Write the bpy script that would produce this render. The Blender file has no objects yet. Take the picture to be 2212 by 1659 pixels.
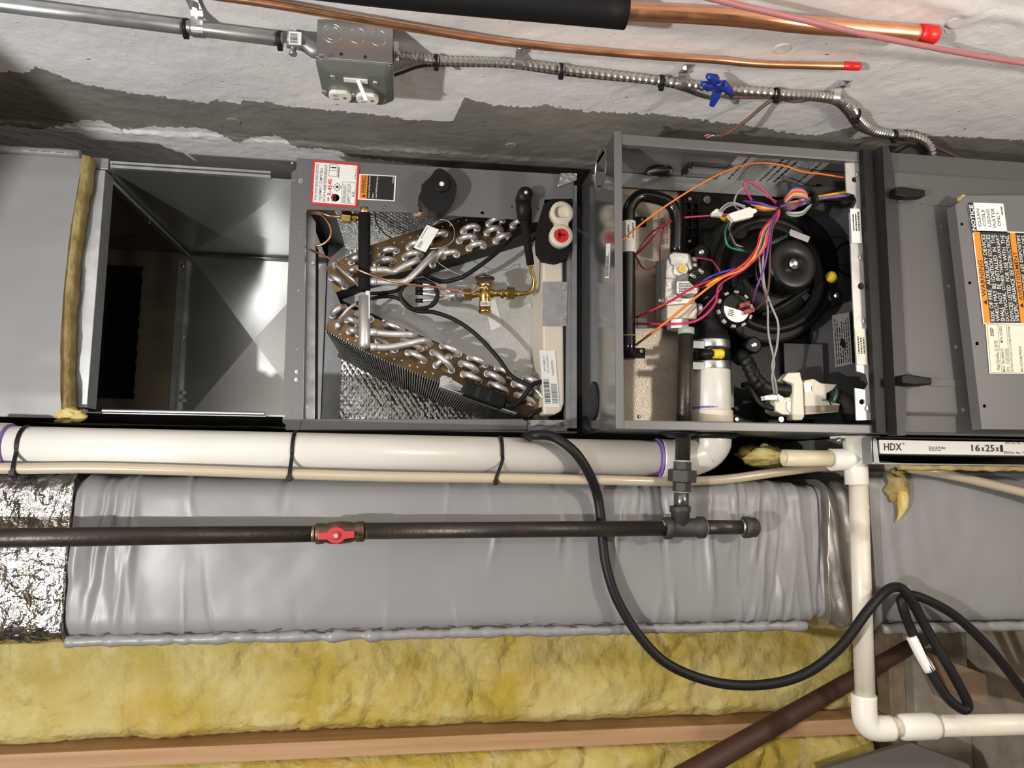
import bpy, bmesh, math, random
from mathutils import Vector as V, Matrix, noise
random.seed(7)
sc = bpy.context.scene
COL = sc.collection
# ---------------------------------------------------------------- camera frame
# F frame used while modelling: x = down the furnace, y = away from the viewer, z = towards the concrete wall
FPX, DIST = 1560.0, 1.08
ED = V((1, .14, -.026)).normalized()
EU = V((.01, .115, 1)); EU = (EU - ED * EU.dot(ED)).normalized()
EF = EU.cross(ED)
def Wd(p): return V((p[2], p[1], -p[0]))          # modelling frame -> world (Z up)
def ray(px, py): return V(((px - 1106) / FPX, 1, (829.5 - py) / FPX))
def P(px, py, c):
    r = ray(px, py); p = r * ((DIST + c) / r.dot(EF)); return V((p.dot(ED), c, p.dot(EU)))
def PB(px, py, b):
    r = ray(px, py); p = r * (b / r.dot(EU)); return V((p.dot(ED), p.dot(EF) - DIST, b))
def PA(px, py, a):
    r = ray(px, py); p = r * (a / r.dot(ED)); return V((a, p.dot(EF) - DIST, p.dot(EU)))
def RW(w, p):                                      # half of a seen width w at point p, in metres
    return .5 * w * ((p[0] * ED.y + (p[1] + DIST) * EF.y + p[2] * EU.y)) / FPX

cam_d = bpy.data.cameras.new('camera'); cam = bpy.data.objects.new('camera', cam_d); COL.objects.link(cam)
cam_d.sensor_width = 36; cam_d.lens = 36 * FPX / 2212; cam_d.clip_start = .02
cr, cu, cb = Wd((ED.x, EF.x, EU.x)), Wd((ED.z, EF.z, EU.z)), -Wd((ED.y, EF.y, EU.y))
m4 = Matrix((cr, cu, cb)).transposed().to_4x4(); m4.translation = V((0, -DIST, 0))
cam.matrix_world = m4
sc.camera = cam
# ---------------------------------------------------------------- light
world = bpy.data.worlds.new('world'); sc.world = world; world.use_nodes = True
world.node_tree.nodes['Background'].inputs[0].default_value = (1, .97, .93, 1)
world.node_tree.nodes['Background'].inputs[1].default_value = .05
def lamp(name, loc, power, size, col):
    d = bpy.data.lights.new(name, 'POINT'); d.energy = power; d.shadow_soft_size = size; d.color = col
    o = bpy.data.objects.new(name, d); COL.objects.link(o); o.location = Wd(loc); return o
lamp('work_lamp', (-1.05, -1.35, -.31), 106, .02, (1, .99, .98))
lamp('fill_light', (-.3, -1.8, .1), 9, .12, (1, .93, .85))  # weak fill light added out of view, no real fixture
lamp('floor_work_light', (1.12, -1.02, .2), 25, .04, (1, .93, .83))
vs = sc.view_settings
vs.view_transform = 'Standard'; vs.look = 'None'; vs.gamma = 1; vs.exposure = 0; vs.use_curve_mapping = False
# ---------------------------------------------------------------- materials
MATS = {}
def mat(name, col=(.5, .5, .5), rough=.5, metal=0, bump=None, vary=None, spec=None, trans=0, coat=0, alpha=1, wear=None):
    if name in MATS: return MATS[name]
    m = bpy.data.materials.new(name); m.use_nodes = True; nt = m.node_tree; N = nt.nodes; L = nt.links
    b = N['Principled BSDF']
    b.inputs['Base Color'].default_value = (*col, 1); b.inputs['Roughness'].default_value = rough
    b.inputs['Metallic'].default_value = metal
    if spec is not None: b.inputs['Specular IOR Level'].default_value = spec
    if trans: b.inputs['Transmission Weight'].default_value = trans
    if coat: b.inputs['Coat Weight'].default_value = coat; b.inputs['Coat Roughness'].default_value = .15
    if alpha < 1: b.inputs['Alpha'].default_value = alpha
    tc = N.new('ShaderNodeTexCoord')
    if vary:                                       # (scale, second colour, threshold lo, hi)
        sca, c2, lo, hi = vary
        n = N.new('ShaderNodeTexNoise'); n.inputs['Scale'].default_value = sca; n.inputs['Detail'].default_value = 6
        L.new(tc.outputs['Object'], n.inputs['Vector'])
        r = N.new('ShaderNodeMapRange'); r.inputs[1].default_value = lo; r.inputs[2].default_value = hi
        L.new(n.outputs[0], r.inputs[0])
        mx = N.new('ShaderNodeMix'); mx.data_type = 'RGBA'
        mx.inputs[6].default_value = (*col, 1); mx.inputs[7].default_value = (*c2, 1)
        L.new(r.outputs[0], mx.inputs[0]); L.new(mx.outputs[2], b.inputs['Base Color'])
    if wear:                                       # (scale, roughness a, roughness b)
        n = N.new('ShaderNodeTexNoise'); n.inputs['Scale'].default_value = wear[0]; n.inputs['Detail'].default_value = 4
        L.new(tc.outputs['Object'], n.inputs['Vector'])
        r = N.new('ShaderNodeMapRange'); r.inputs[1].default_value = .3; r.inputs[2].default_value = .7
        r.inputs[3].default_value = wear[1]; r.inputs[4].default_value = wear[2]
        L.new(n.outputs[0], r.inputs[0]); L.new(r.outputs[0], b.inputs['Roughness'])
    if bump:                                       # (scale, strength, kind)
        kind = bump[2] if len(bump) > 2 else 'noise'
        if kind == 'voronoi':
            n = N.new('ShaderNodeTexVoronoi'); n.feature = 'SMOOTH_F1'
        else:
            n = N.new('ShaderNodeTexNoise'); n.inputs['Detail'].default_value = 5
        n.inputs['Scale'].default_value = bump[0]
        L.new(tc.outputs['Object'], n.inputs['Vector'])
        bp = N.new('ShaderNodeBump'); bp.inputs['Strength'].default_value = bump[1]; bp.inputs['Distance'].default_value = .01
        L.new(n.outputs[0], bp.inputs['Height']); L.new(bp.outputs[0], b.inputs['Normal'])
    MATS[name] = m; return m
GREY = mat('grey_paint', (.155, .155, .16), .42, .25, bump=(900, .02))
GREYD = mat('grey_paint_door', (.1, .099, .099), .45, .2, bump=(900, .02))
GALV = mat('galvanized', (.52, .54, .55), .42, .85, vary=(60, (.42, .44, .46), .35, .65), wear=(30, .3, .5))
GALVD = mat('galvanized_dull', (.34, .35, .36), .5, .7, vary=(40, (.27, .28, .29), .3, .7))
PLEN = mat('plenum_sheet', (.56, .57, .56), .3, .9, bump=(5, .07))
STEEL = mat('zinc_steel', (.62, .63, .64), .3, .95)
BEIGE = mat('vestibule_steel', (.56, .5, .41), .42, .6, bump=(420, .12), vary=(320, (.44, .38, .3), .35, .7))
BLACK = mat('black_plastic', (.0045, .0045, .0045), .45, spec=.22, bump=(300, .05))
BLACKG = mat('black_gloss', (.006, .006, .006), .16, coat=.5)
RUBBER = mat('black_rubber', (.008, .008, .0085), .5, spec=.3)
FOAM = mat('black_foam', (.009, .009, .0095), .8, spec=.25, bump=(250, .5))
PVC = mat('white_pvc', (.66, .65, .62), .28, vary=(9, (.6, .58, .53), .4, .8))
PVCD = mat('dirty_pvc', (.68, .64, .55), .35, vary=(16, (.42, .37, .29), .58, .8))
HOSE = mat('clear_hose', (.46, .39, .29), .18, spec=.6)
COPPER = mat('copper', (.88, .46, .27), .3, 1, vary=(22, (.72, .34, .18), .4, .75), wear=(20, .25, .42))
BRASS = mat('brass', (.66, .47, .15), .3, 1, vary=(50, (.5, .34, .1), .4, .7))
ALU = mat('aluminium', (.72, .72, .71), .42, .8, bump=(120, .04))
PLATE = mat('lacquered_end_plate', (.2, .135, .075), .25, .95, vary=(25, (.12, .075, .035), .4, .75))
FIN = mat('fin_metal', (.62, .62, .61), .3, .85)
IRON = mat('black_iron', (.04, .034, .03), .4, .5, vary=(30, (.065, .048, .036), .5, .75), bump=(200, .1))
IRONG = mat('malleable_iron', (.06, .058, .055), .5, .55, bump=(400, .25))
WHITE = mat('white_label', (.8, .8, .78), .45)
CREAM = mat('cream_plastic', (.66, .6, .5), .45)
WPLAST = mat('white_plastic', (.78, .76, .7), .4)
INK = mat('black_ink', (.012, .012, .012), .5)
RED = mat('red_plastic', (.68, .015, .018), .35)
REDINK = mat('red_ink', (.62, .03, .035), .45)
ORANGE = mat('orange_ink', (.8, .24, .01), .45)
YELLOW = mat('yellow_plastic', (.78, .55, .01), .4)
BLUE = mat('blue_plastic', (.012, .035, .32), .4)
PURPLE = mat('purple_primer', (.2, .11, .42), .4)
VINYL = mat('grey_vinyl_wrap', (.225, .225, .23), .42, .0, bump=(5, .06), spec=.55)
TAPE = mat('silver_tape', (.36, .34, .31), .3, .75, bump=(12, .3), wear=(20, .22, .4))
WOOD = mat('pine_lumber', (.5, .3, .15), .65, vary=(12, (.4, .22, .1), .4, .7))
POLE = mat('brown_pole', (.06, .027, .015), .6, vary=(18, (.045, .019, .011), .4, .7))
FIBER = mat('yellow_fiberglass', (.55, .42, .075), .95, vary=(14, (.66, .56, .2), .42, .62), bump=(60, .6))
FIBERB = mat('brown_fiberglass', (.26, .19, .07), .95, vary=(30, (.4, .31, .13), .4, .65), bump=(60, .6))
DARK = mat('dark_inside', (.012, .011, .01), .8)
SMOKE = mat('clear_film', (.75, .77, .78), .12, alpha=.35)
def wirem(name, col): return mat('wire_' + name, col, .38)
# ---------------------------------------------------------------- mesh helper
def smooth(pts, n=6):
    pts = [V(p) for p in pts]
    if len(pts) < 3: return pts
    q = [pts[0] * 2 - pts[1]] + pts + [pts[-1] * 2 - pts[-2]]; out = []
    for i in range(1, len(q) - 2):
        p0, p1, p2, p3 = q[i - 1], q[i], q[i + 1], q[i + 2]
        for k in range(n):
            t = k / n
            out.append(.5 * ((2 * p1) + (p2 - p0) * t + (2 * p0 - 5 * p1 + 4 * p2 - p3) * t * t + (3 * p1 - p0 - 3 * p2 + p3) * t ** 3))
    out.append(pts[-1]); return out
def perp(d):
    d = d.normalized(); a = V((0, 0, 1)) if abs(d.z) < .9 else V((1, 0, 0))
    u = d.cross(a).normalized(); return u, d.cross(u)
class MB:
    def __init__(s): s.v = []; s.f = []; s.m = []; s.s = []
    def add(s, vs, fs, m=0, sm=False):
        k = len(s.v); s.v += [V(p) for p in vs]
        for q in fs: s.f.append([i + k for i in q]); s.m.append(m); s.s.append(sm)
        return s
    def obox(s, c, a, b, d, m=0):                  # centre and three half-extent vectors
        c, a, b, d = V(c), V(a), V(b), V(d)
        vs = [c + a * i + b * j + d * k for i in (-1, 1) for j in (-1, 1) for k in (-1, 1)]
        fs = [(0, 1, 3, 2), (4, 6, 7, 5), (0, 4, 5, 1), (2, 3, 7, 6), (0, 2, 6, 4), (1, 5, 7, 3)]
        if a.cross(b).dot(d) < 0: fs = [q[::-1] for q in fs]
        return s.add(vs, fs, m)
    def box(s, x0, x1, y0, y1, z0, z1, m=0):
        return s.obox(((x0 + x1) / 2, (y0 + y1) / 2, (z0 + z1) / 2), ((x1 - x0) / 2, 0, 0), (0, (y1 - y0) / 2, 0), (0, 0, (z1 - z0) / 2), m)
    def tube(s, pts, r, n=10, m=0, caps=True):
        pts = [V(p) for p in pts]; rs = r if isinstance(r, (list, tuple)) else [r] * len(pts)
        k = len(s.v); u = None
        for i, p in enumerate(pts):
            d = (pts[min(i + 1, len(pts) - 1)] - pts[max(i - 1, 0)])
            d = d.normalized() if d.length > 1e-9 else V((1, 0, 0))
            if u is None: u, w = perp(d)
            else:
                u = u - d * u.dot(d)
                u = u.normalized() if u.length > 1e-6 else perp(d)[0]
                w = d.cross(u)
            for j in range(n):
                t = 2 * math.pi * j / n; s.v.append(p + (u * math.cos(t) + w * math.sin(t)) * rs[i])
        for i in range(len(pts) - 1):
            for j in range(n):
                a, b = k + i * n + j, k + i * n + (j + 1) % n
                s.f.append([a, b, b + n, a + n]); s.m.append(m); s.s.append(True)
        if caps:
            s.f.append([k + j for j in range(n)][::-1]); s.m.append(m); s.s.append(False)
            e = k + (len(pts) - 1) * n; s.f.append([e + j for j in range(n)]); s.m.append(m); s.s.append(False)
        return s
    def lathe(s, o, ax, prof, n=20, m=0, sm=True, caps=True, ang=0):   # prof: (distance along axis, radius)
        o, ax = V(o), V(ax).normalized(); u, w = perp(ax); k = len(s.v)
        for t, r in prof:
            for j in range(n):
                h = 2 * math.pi * j / n + ang; s.v.append(o + ax * t + (u * math.cos(h) + w * math.sin(h)) * r)
        for i in range(len(prof) - 1):
            for j in range(n):
                a, b = k + i * n + j, k + i * n + (j + 1) % n
                s.f.append([a, b, b + n, a + n]); s.m.append(m); s.s.append(sm)
        if caps:
            s.f.append([k + j for j in range(n)][::-1]); s.m.append(m); s.s.append(False)
            e = k + (len(prof) - 1) * n; s.f.append([e + j for j in range(n)]); s.m.append(m); s.s.append(False)
        return s
    def cyl(s, a, b, r, n=20, m=0, sm=True, ang=0):
        a, b = V(a), V(b); return s.lathe(a, b - a, [(0, r), ((b - a).length, r)], n, m, sm, True, ang)
    def hexn(s, a, b, r, m=0, ang=0): return s.cyl(a, b, r, 6, m, False, ang)
    def ball(s, o, r, m=0, n=12):
        return s.lathe(V(o) - V((0, r, 0)), (0, 1, 0), [(r - r * math.cos(math.pi * i / 6), max(r * math.sin(math.pi * i / 6), 1e-5)) for i in range(7)], n, m)
    def prism(s, pts, ext, m=0):                   # planar outline pushed along ext
        pts = [V(p) for p in pts]; ext = V(ext); n = len(pts); k = len(s.v)
        s.v += pts + [p + ext for p in pts]
        nor = V((0, 0, 0))
        for i in range(n): nor += pts[i].cross(pts[(i + 1) % n])
        fl = nor.dot(ext) > 0
        def put(q): s.f.append(q[::-1] if fl else q); s.m.append(m); s.s.append(False)
        put([k + i for i in range(n)]); put([k + n + i for i in range(n)][::-1])
        for i in range(n): j = (i + 1) % n; put([k + j, k + i, k + n + i, k + n + j])
        return s
    def quad(s, a, b, c, d, m=0): return s.add([a, b, c, d], [(0, 1, 2, 3)], m)
    def grid(s, fn, nu, nv, m=0):
        vs = [fn(i / nu, j / nv) for i in range(nu + 1) for j in range(nv + 1)]
        fs = [(i * (nv + 1) + j, (i + 1) * (nv + 1) + j, (i + 1) * (nv + 1) + j + 1, i * (nv + 1) + j + 1) for i in range(nu) for j in range(nv)]
        return s.add(vs, fs, m, True)
    def curve2d(s, outline, holes, o, u, v, thick, m=0):               # flat plate with holes: 2D outlines in the u,v frame
        cu = bpy.data.curves.new('t', 'CURVE'); cu.dimensions = '2D'; cu.fill_mode = 'BOTH'; cu.extrude = .5
        for lp in [outline] + holes:
            sp = cu.splines.new('POLY'); sp.points.add(len(lp) - 1); sp.use_cyclic_u = True
            for q, p in zip(sp.points, lp): q.co = (p[0], p[1], 0, 1)
        ob = bpy.data.objects.new('t', cu); me = bpy.data.meshes.new_from_object(ob)
        o, u, v = V(o), V(u), V(v); nn = u.cross(v).normalized() * thick
        s.add([o + u * q.co.x + v * q.co.y + nn * (q.co.z - .5) for q in me.vertices], [list(p.vertices) for p in me.polygons], m)
        bpy.data.objects.remove(ob); bpy.data.curves.remove(cu); bpy.data.meshes.remove(me); return s
def circ(x, y, r, n=20, ry=None): return [(x + r * math.cos(2 * math.pi * i / n), y + (ry or r) * math.sin(2 * math.pi * i / n)) for i in range(n)]
def rrect(x0, y0, x1, y1, r, n=4):
    out = []
    for cx, cy, a0 in ((x1 - r, y1 - r, 0), (x0 + r, y1 - r, 90), (x0 + r, y0 + r, 180), (x1 - r, y0 + r, 270)):
        for k in range(n + 1):
            t = math.radians(a0 + 90 * k / n); out.append((cx + r * math.cos(t), cy + r * math.sin(t)))
    return out
_text = {}
def textmesh(t, bold):
    if (t, bold) in _text: return _text[(t, bold)]
    cu = bpy.data.curves.new('t', 'FONT'); cu.body = t; cu.resolution_u = 2; cu.offset = .018 if bold else .002
    ob = bpy.data.objects.new('t', cu); me = bpy.data.meshes.new_from_object(ob)
    xs = [q.co.x for q in me.vertices]; ys = [q.co.y for q in me.vertices]
    x0, x1, y0, y1 = min(xs), max(xs), min(ys), max(ys)
    r = ([((q.co.x - x0) / (x1 - x0), (q.co.y - y0) / (y1 - y0)) for q in me.vertices], [list(p.vertices) for p in me.polygons])
    bpy.data.objects.remove(ob); bpy.data.curves.remove(cu); bpy.data.meshes.remove(me)
    _text[(t, bold)] = r; return r
class Label(MB):
    """printed sheet: o = lower left corner of the print, U along the line of writing, W up the page; 0..1 coordinates"""
    def __init__(s, o, U, W, mats, base=0, thick=.0004, r=0):
        super().__init__(); s.o, s.U, s.W = V(o), V(U), V(W); s.n = s.U.cross(s.W).normalized(); s.mats = mats; s.k = 0
        s.o = s.o + s.n * thick
        if r:
            lu, lw = s.U.length, s.W.length
            pts = [(x / lu, y / lw) for x, y in rrect(0, 0, lu, lw, r)]
        else: pts = [(0, 0), (1, 0), (1, 1), (0, 1)]
        s.prism([s.o + s.U * x + s.W * y for x, y in pts], s.n * -thick * .9, base)
        s.t = thick
    def p(s, x, y, h): return s.o + s.U * x + s.W * y + s.n * (.00012 * h)
    def rect(s, x0, y0, x1, y1, m, h=1):
        s.add([s.p(x0, y0, h), s.p(x1, y0, h), s.p(x1, y1, h), s.p(x0, y1, h)], [(0, 1, 2, 3)], m); return s
    def poly(s, pts, m, h=2):
        s.add([s.p(x, y, h) for x, y in pts], [list(range(len(pts)))], m); return s
    def frame(s, x0, y0, x1, y1, tx, ty, m, h=2):
        s.rect(x0, y0, x1, y0 + ty, m, h); s.rect(x0, y1 - ty, x1, y1, m, h)
        s.rect(x0, y0, x0 + tx, y1, m, h); s.rect(x1 - tx, y0, x1, y1, m, h); return s
    def text(s, t, x0, y0, x1, y1, m, bold=False, h=3):
        vs, fs = textmesh(t, bold)
        s.add([s.p(x0 + (x1 - x0) * x, y0 + (y1 - y0) * y, h) for x, y in vs], fs, m); return s
    def lines(s, x0, y0, x1, y1, n, m, seed=1, fill=.5, h=3):       # print too small to read
        rd = random.Random(seed); dy = (y1 - y0) / n
        for i in range(n):
            x = x0; e = x1 - (x1 - x0) * rd.random() * .25
            while x < e:
                w = (x1 - x0) * rd.uniform(.03, .13); s.rect(x, y0 + dy * i + dy * (1 - fill) / 2, min(x + w, e), y0 + dy * (i + 1) - dy * (1 - fill) / 2, m, h)
                x += w + (x1 - x0) * .022
        return s
    def bars(s, x0, y0, x1, y1, m, n=24, seed=2, vert=True, h=3):   # barcode
        rd = random.Random(seed); L = (x1 - x0) if vert else (y1 - y0); q = 0
        while q < L - 1e-6:
            w = L / n * rd.choice((.35, .5, .8)); 
            if q + w > L: break
            if vert: s.rect(x0 + q, y0, x0 + q + w, y1, m, h)
            else: s.rect(x0, y0 + q, x1, y0 + q + w, m, h)
            q += w + L / n * rd.choice((.35, .5, .7))
        return s
def thing(name, label, cat, loc, group=None):
    o = bpy.data.objects.new(name, None); COL.objects.link(o); o.location = Wd(loc); o.empty_display_size = .05
    o['label'] = label; o['category'] = cat
    if group: o['group'] = group
    return o
def link(name, me, parent, loc):
    o = bpy.data.objects.new(name, me); COL.objects.link(o)
    o.parent = parent; o.location = loc; return o
def worldloc(o):
    l = V(o.location)
    while o.parent: o = o.parent; l += o.location
    return l
def mesh(name, mb, mats, parent=None, label=None, cat=None, group=None, kind=None, bevel=0, sharp=35, sub=None):
    """one mesh object; origin at the middle of its bounding box"""
    mats = mats if isinstance(mats, (list, tuple)) else [mats]
    ws = [Wd(p) for p in mb.v]
    c = V([(min(p[i] for p in ws) + max(p[i] for p in ws)) / 2 for i in range(3)])
    me = bpy.data.meshes.new(name); me.from_pydata([p - c for p in ws], [], mb.f)
    for m in mats: me.materials.append(m)
    me.polygons.foreach_set('material_index', mb.m); me.polygons.foreach_set('use_smooth', mb.s); me.update()
    o = link(name, me, parent, c - (worldloc(parent) if parent else V((0, 0, 0))))
    if label: o['label'] = label
    if cat: o['category'] = cat
    if group: o['group'] = group
    if kind: o['kind'] = kind
    if bevel:
        b = o.modifiers.new('b', 'BEVEL'); b.width = bevel; b.segments = 2; b.limit_method = 'ANGLE'; b.angle_limit = math.radians(sharp)
    return o
def lab(name, L, parent, label=None): return mesh(name, L, L.mats, parent, label)
def share(o, parent, loc, rot=None):               # another child with the same mesh; loc in the modelling frame
    c = o.copy(); COL.objects.link(c); c.parent = parent; c.location = Wd(loc) - (worldloc(parent) if parent else V((0, 0, 0)))
    if rot is not None: c.rotation_euler = rot
    return c
def fbm(x, y, z=0, o=4): return noise.fractal(V((x, y, z)), 1.0, 2.0, o)
def interp(x, tab):
    if x <= tab[0][0]: return tab[0][1]
    for (a, b), (c, d) in zip(tab, tab[1:]):
        if x <= c: return b + (d - b) * (x - a) / (c - a)
    return tab[-1][1]
# ================================================================ the setting
WALL_Z, FLOOR_X, PLATE_X = .62, 1.22, 1.09
def attr_float(o, name, vals):
    at = o.data.attributes.new(name, 'FLOAT', 'POINT'); at.data.foreach_set('value', vals)
# concrete wall: painted, with a bare strip and a rough form seam
seam = PB(800, 318, WALL_Z).y
hi = [(PB(x, y, WALL_Z).x, PB(x, y, WALL_Z).y) for x, y in ((-60, 150), (60, 157), (75, 142), (180, 182), (300, 203), (450, 222), (455, 216), (520, 224), (523, 214), (640, 231), (800, 246), (880, 258), (960, 262), (978, 262), (1004, 209), (1060, 226), (1140, 232), (1180, 226), (1260, 240), (1420, 246), (1545, 262), (1610, 270), (1700, 286), (1760, 292), (1835, 300), (1870, 268), (1960, 280), (2010, 292), (2212, 302))]
lo = [(PB(x, y, WALL_Z).x, PB(x, y, WALL_Z).y) for x, y in ((-60, 258), (90, 275), (180, 262), (215, 258), (262, 279), (330, 274), (440, 276), (510, 302), (600, 292), (640, 315), (720, 318), (760, 335), (900, 350), (1000, 362))]
hi.sort(); lo.sort()
def bare(x, y):
    d = min(y - interp(x, hi), (interp(x, lo) - y) if x < lo[-1][0] else 1)
    return d
w = MB(); nx, ny = 560, 170; X0, X1, Y0, Y1 = -1.3, FLOOR_X, -1.9, 1.0
ys = [Y0 + (i / 40) * (-.45 - Y0) for i in range(40)] + [-.45 + (i / 80) * .58 for i in range(80)] + [.13 + (i / 95) * .24 for i in range(95)] + [.37 + (i / 15) * .13 for i in range(15)] + [.5 + i * .25 for i in range(3)]
vals = []
def flat2(x, y): q = PB(x, y, WALL_Z); return V((q.x, q.y, 0))
RIDGE = [((flat2(1880, -25), flat2(2075, 18)), .004), ((flat2(2075, 18), flat2(2260, 50)), .005), ((flat2(2110, 5), flat2(2085, 45)), .006)]
def wallp(i, j):
    x = X0 + (X1 - X0) * i / nx; y = ys[j]
    s_ = seam + .006 * fbm(x * 6, 3.1); d = y - s_
    rough = .5 + .5 * max(0, fbm(x * 9, 1.7))
    h = -.007 * rough * math.exp(-(d / .005) ** 2) * (.5 + abs(fbm(x * 45, y * 45, 2)) * 1.4) - .0025 * max(0, fbm(x * 20, y * 60, 4)) * math.exp(-(d / .02) ** 2) - (.004 if d > 0 else 0) * min(1, d / .008 if d > 0 else 0)
    for (r0_, r1_), am in RIDGE:
        rd_ = r1_ - r0_; q = V((x, y, 0)) - r0_; t = max(0, min(1, q.dot(rd_) / rd_.dot(rd_))); dd = (q - rd_ * t).length + .006 * fbm(x * 40, y * 40, 3)
        if dd < .05: h -= am * math.exp(-(dd / .012) ** 2) * (.6 + .6 * fbm(x * 30, y * 30, 6))
    h += .0012 * fbm(x * 14, y * 14) + .0005 * fbm(x * 60, y * 60)
    vals.append(bare(x, y)); return V((x, y, WALL_Z + h))
vv = [wallp(i, j) for i in range(nx + 1) for j in range(len(ys))]; n = len(ys)
w.add(vv, [(i * n + j, (i + 1) * n + j, (i + 1) * n + j + 1, i * n + j + 1) for i in range(nx) for j in range(n - 1)], 0, True)
k = len(w.v); w.box(X0, X1, Y0, ys[-1], WALL_Z + .02, WALL_Z + .12)
vals += [-1.0] * 8
wm = bpy.data.materials.new('painted_concrete'); wm.use_nodes = True; N = wm.node_tree.nodes; L = wm.node_tree.links; B = N['Principled BSDF']
tc = N.new('ShaderNodeTexCoord'); at = N.new('ShaderNodeAttribute'); at.attribute_name = 'bare'
def nz(scale, det=5, vec=None):
    q = N.new('ShaderNodeTexNoise'); q.inputs['Scale'].default_value = scale; q.inputs['Detail'].default_value = det
    L.new(vec or tc.outputs['Object'], q.inputs['Vector']); return q.outputs[0]
def mth(op, a, b=None, clamp=False):
    q = N.new('ShaderNodeMath'); q.operation = op; q.use_clamp = clamp
    for i, t in enumerate((a, b)):
        if t is None: continue
        if isinstance(t, (int, float)): q.inputs[i].default_value = t
        else: L.new(t, q.inputs[i])
    return q.outputs[0]
def mixc(fac, a, b):
    q = N.new('ShaderNodeMix'); q.data_type = 'RGBA'
    for i, t in ((0, fac), (6, a), (7, b)):
        if isinstance(t, tuple): q.inputs[i].default_value = (*t, 1)
        else: L.new(t, q.inputs[i])
    return q.outputs[2]
def mrange(v, a, b):
    q = N.new('ShaderNodeMapRange'); q.inputs[1].default_value = a; q.inputs[2].default_value = b; L.new(v, q.inputs[0]); return q.outputs[0]
fac = mrange(mth('ADD', at.outputs['Fac'], mth('MULTIPLY', mth('SUBTRACT', nz(120, 6), .5), .03)), 0, .0015)
paint = mixc(mrange(nz(5), .35, .7), (.84, .825, .83), (.76, .75, .75))
conc = mixc(mrange(nz(9), .3, .7), (.2, .19, .165), (.285, .27, .235))
mp = N.new('ShaderNodeMapping'); mp.inputs['Scale'].default_value = (60, 60, 14); L.new(tc.outputs['Object'], mp.inputs['Vector'])
conc = mixc(mth('MULTIPLY', mrange(nz(1, 4, mp.outputs[0]), .5, .75), .35, True), conc, (.15, .14, .12))
mp2 = N.new('ShaderNodeMapping'); mp2.inputs['Scale'].default_value = (85, 100, 58); L.new(tc.outputs['Object'], mp2.inputs['Vector'])
fl = mrange(nz(1, 2.5, mp2.outputs[0]), .665, .685)                              # chips and pits in the paint
paint = mixc(fl, paint, (.86, .85, .85))
mp3 = N.new('ShaderNodeMapping'); mp3.inputs['Scale'].default_value = (90, 110, 55); mp3.inputs['Location'].default_value = (4, 2, 9); L.new(tc.outputs['Object'], mp3.inputs['Vector'])
paint = mixc(mrange(nz(1, 2, mp3.outputs[0]), .745, .76), paint, (.12, .1, .09))
L.new(mixc(fac, paint, conc), B.inputs['Base Color'])
B.inputs['Roughness'].default_value = .62
bp = N.new('ShaderNodeBump'); bp.inputs['Strength'].default_value = .5; bp.inputs['Distance'].default_value = .004
L.new(mth('ADD', mth('SUBTRACT', nz(45, 6), mth('MULTIPLY', fac, .25)), mth('MULTIPLY', fl, .8)), bp.inputs['Height']); L.new(bp.outputs[0], B.inputs['Normal'])
wo = mesh('wall_right', w, wm, label='white painted concrete wall with a bare grey strip', kind='structure')
attr_float(wo, 'bare', vals)
# floor
for x, y, r, m_ in ((505, 262, .013, 1), (1105, 315, .012, 1), (1090, 345, .012, 1), (2072, 47, .016, 0), (1690, 105, .013, 0)):
    q = PB(x, y, WALL_Z - .0005); mesh('tie_patch', MB().lathe((q.x, q.y, WALL_Z + .004), (0, 0, -1), [(0, r), (.005, r), (.0062, r * .8), (.0055, r * .6)], 18), mat('patch_concrete', (.24, .225, .19), .8) if m_ else mat('patch_paint', (.7, .69, .69), .6), wo)
fm = mat('floor_concrete', (.29, .255, .21), .8, bump=(30, .15), vary=(24, (.2, .17, .135), .4, .7))
mesh('floor', MB().box(FLOOR_X, FLOOR_X + .1, -1.9, 1.0, -1.4, WALL_Z + .02), fm, label='dusty bare concrete floor', kind='structure')
mesh('ceiling', MB().box(-1.4, -1.3, -1.9, 1.0, -1.4, WALL_Z + .02), mat('ceiling_board', (.4, .33, .25), .8), label='wooden ceiling above the furnace', kind='structure')
ja, jb = V((-1.0, -.7, -.34)), V((-.845, -.7, .14)); jd = (jb - ja)
j0, j1 = ja - jd * 1.5, jb + jd * .6
mesh('added_shadow_board', MB().prism([j0, j1, V((-1.3, -.7, j1.z)), V((-1.3, -.7, j0.z))], (0, .038, 0)), WOOD, bpy.data.objects['ceiling'])  # unseen slanted board, added to throw shadow on the left edge of the view
# framed wall behind the duct
BATT_Y = .43
wb = mesh('wall_back', MB().box(-1.3, FLOOR_X, .56, .62, -1.4, -.06).box(-1.3, FLOOR_X, .62, .98, -.12, -.06).box(-1.3, FLOOR_X, .96, 1.0, -.06, WALL_Z), mat('painted_shade_black', (.02, .018, .016), .8), label='framed wall filled with yellow fiberglass', kind='structure')  # near-black colour stands in for the shade behind the vent pipe
s0, s1 = P(600, 1604, BATT_Y).z, P(600, 1641, BATT_Y).z
def lumber(x0, x1, y0, y1, z0, z1):
    return MB().box(x0, x1, y0, y1, z0, z1)
wm2 = bpy.data.materials.new('pine_stud'); wm2.use_nodes = True; N = wm2.node_tree.nodes; L = wm2.node_tree.links; B = N['Principled BSDF']
tc = N.new('ShaderNodeTexCoord')
mp = N.new('ShaderNodeMapping'); mp.inputs['Scale'].default_value = (70, 70, 2.2); L.new(tc.outputs['Object'], mp.inputs['Vector'])
g = nz(1, 3, mp.outputs[0])
L.new(mixc(mrange(g, .35, .65), (.52, .32, .17), (.42, .24, .115)), B.inputs['Base Color']); B.inputs['Roughness'].default_value = .6
STUD = wm2
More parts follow.
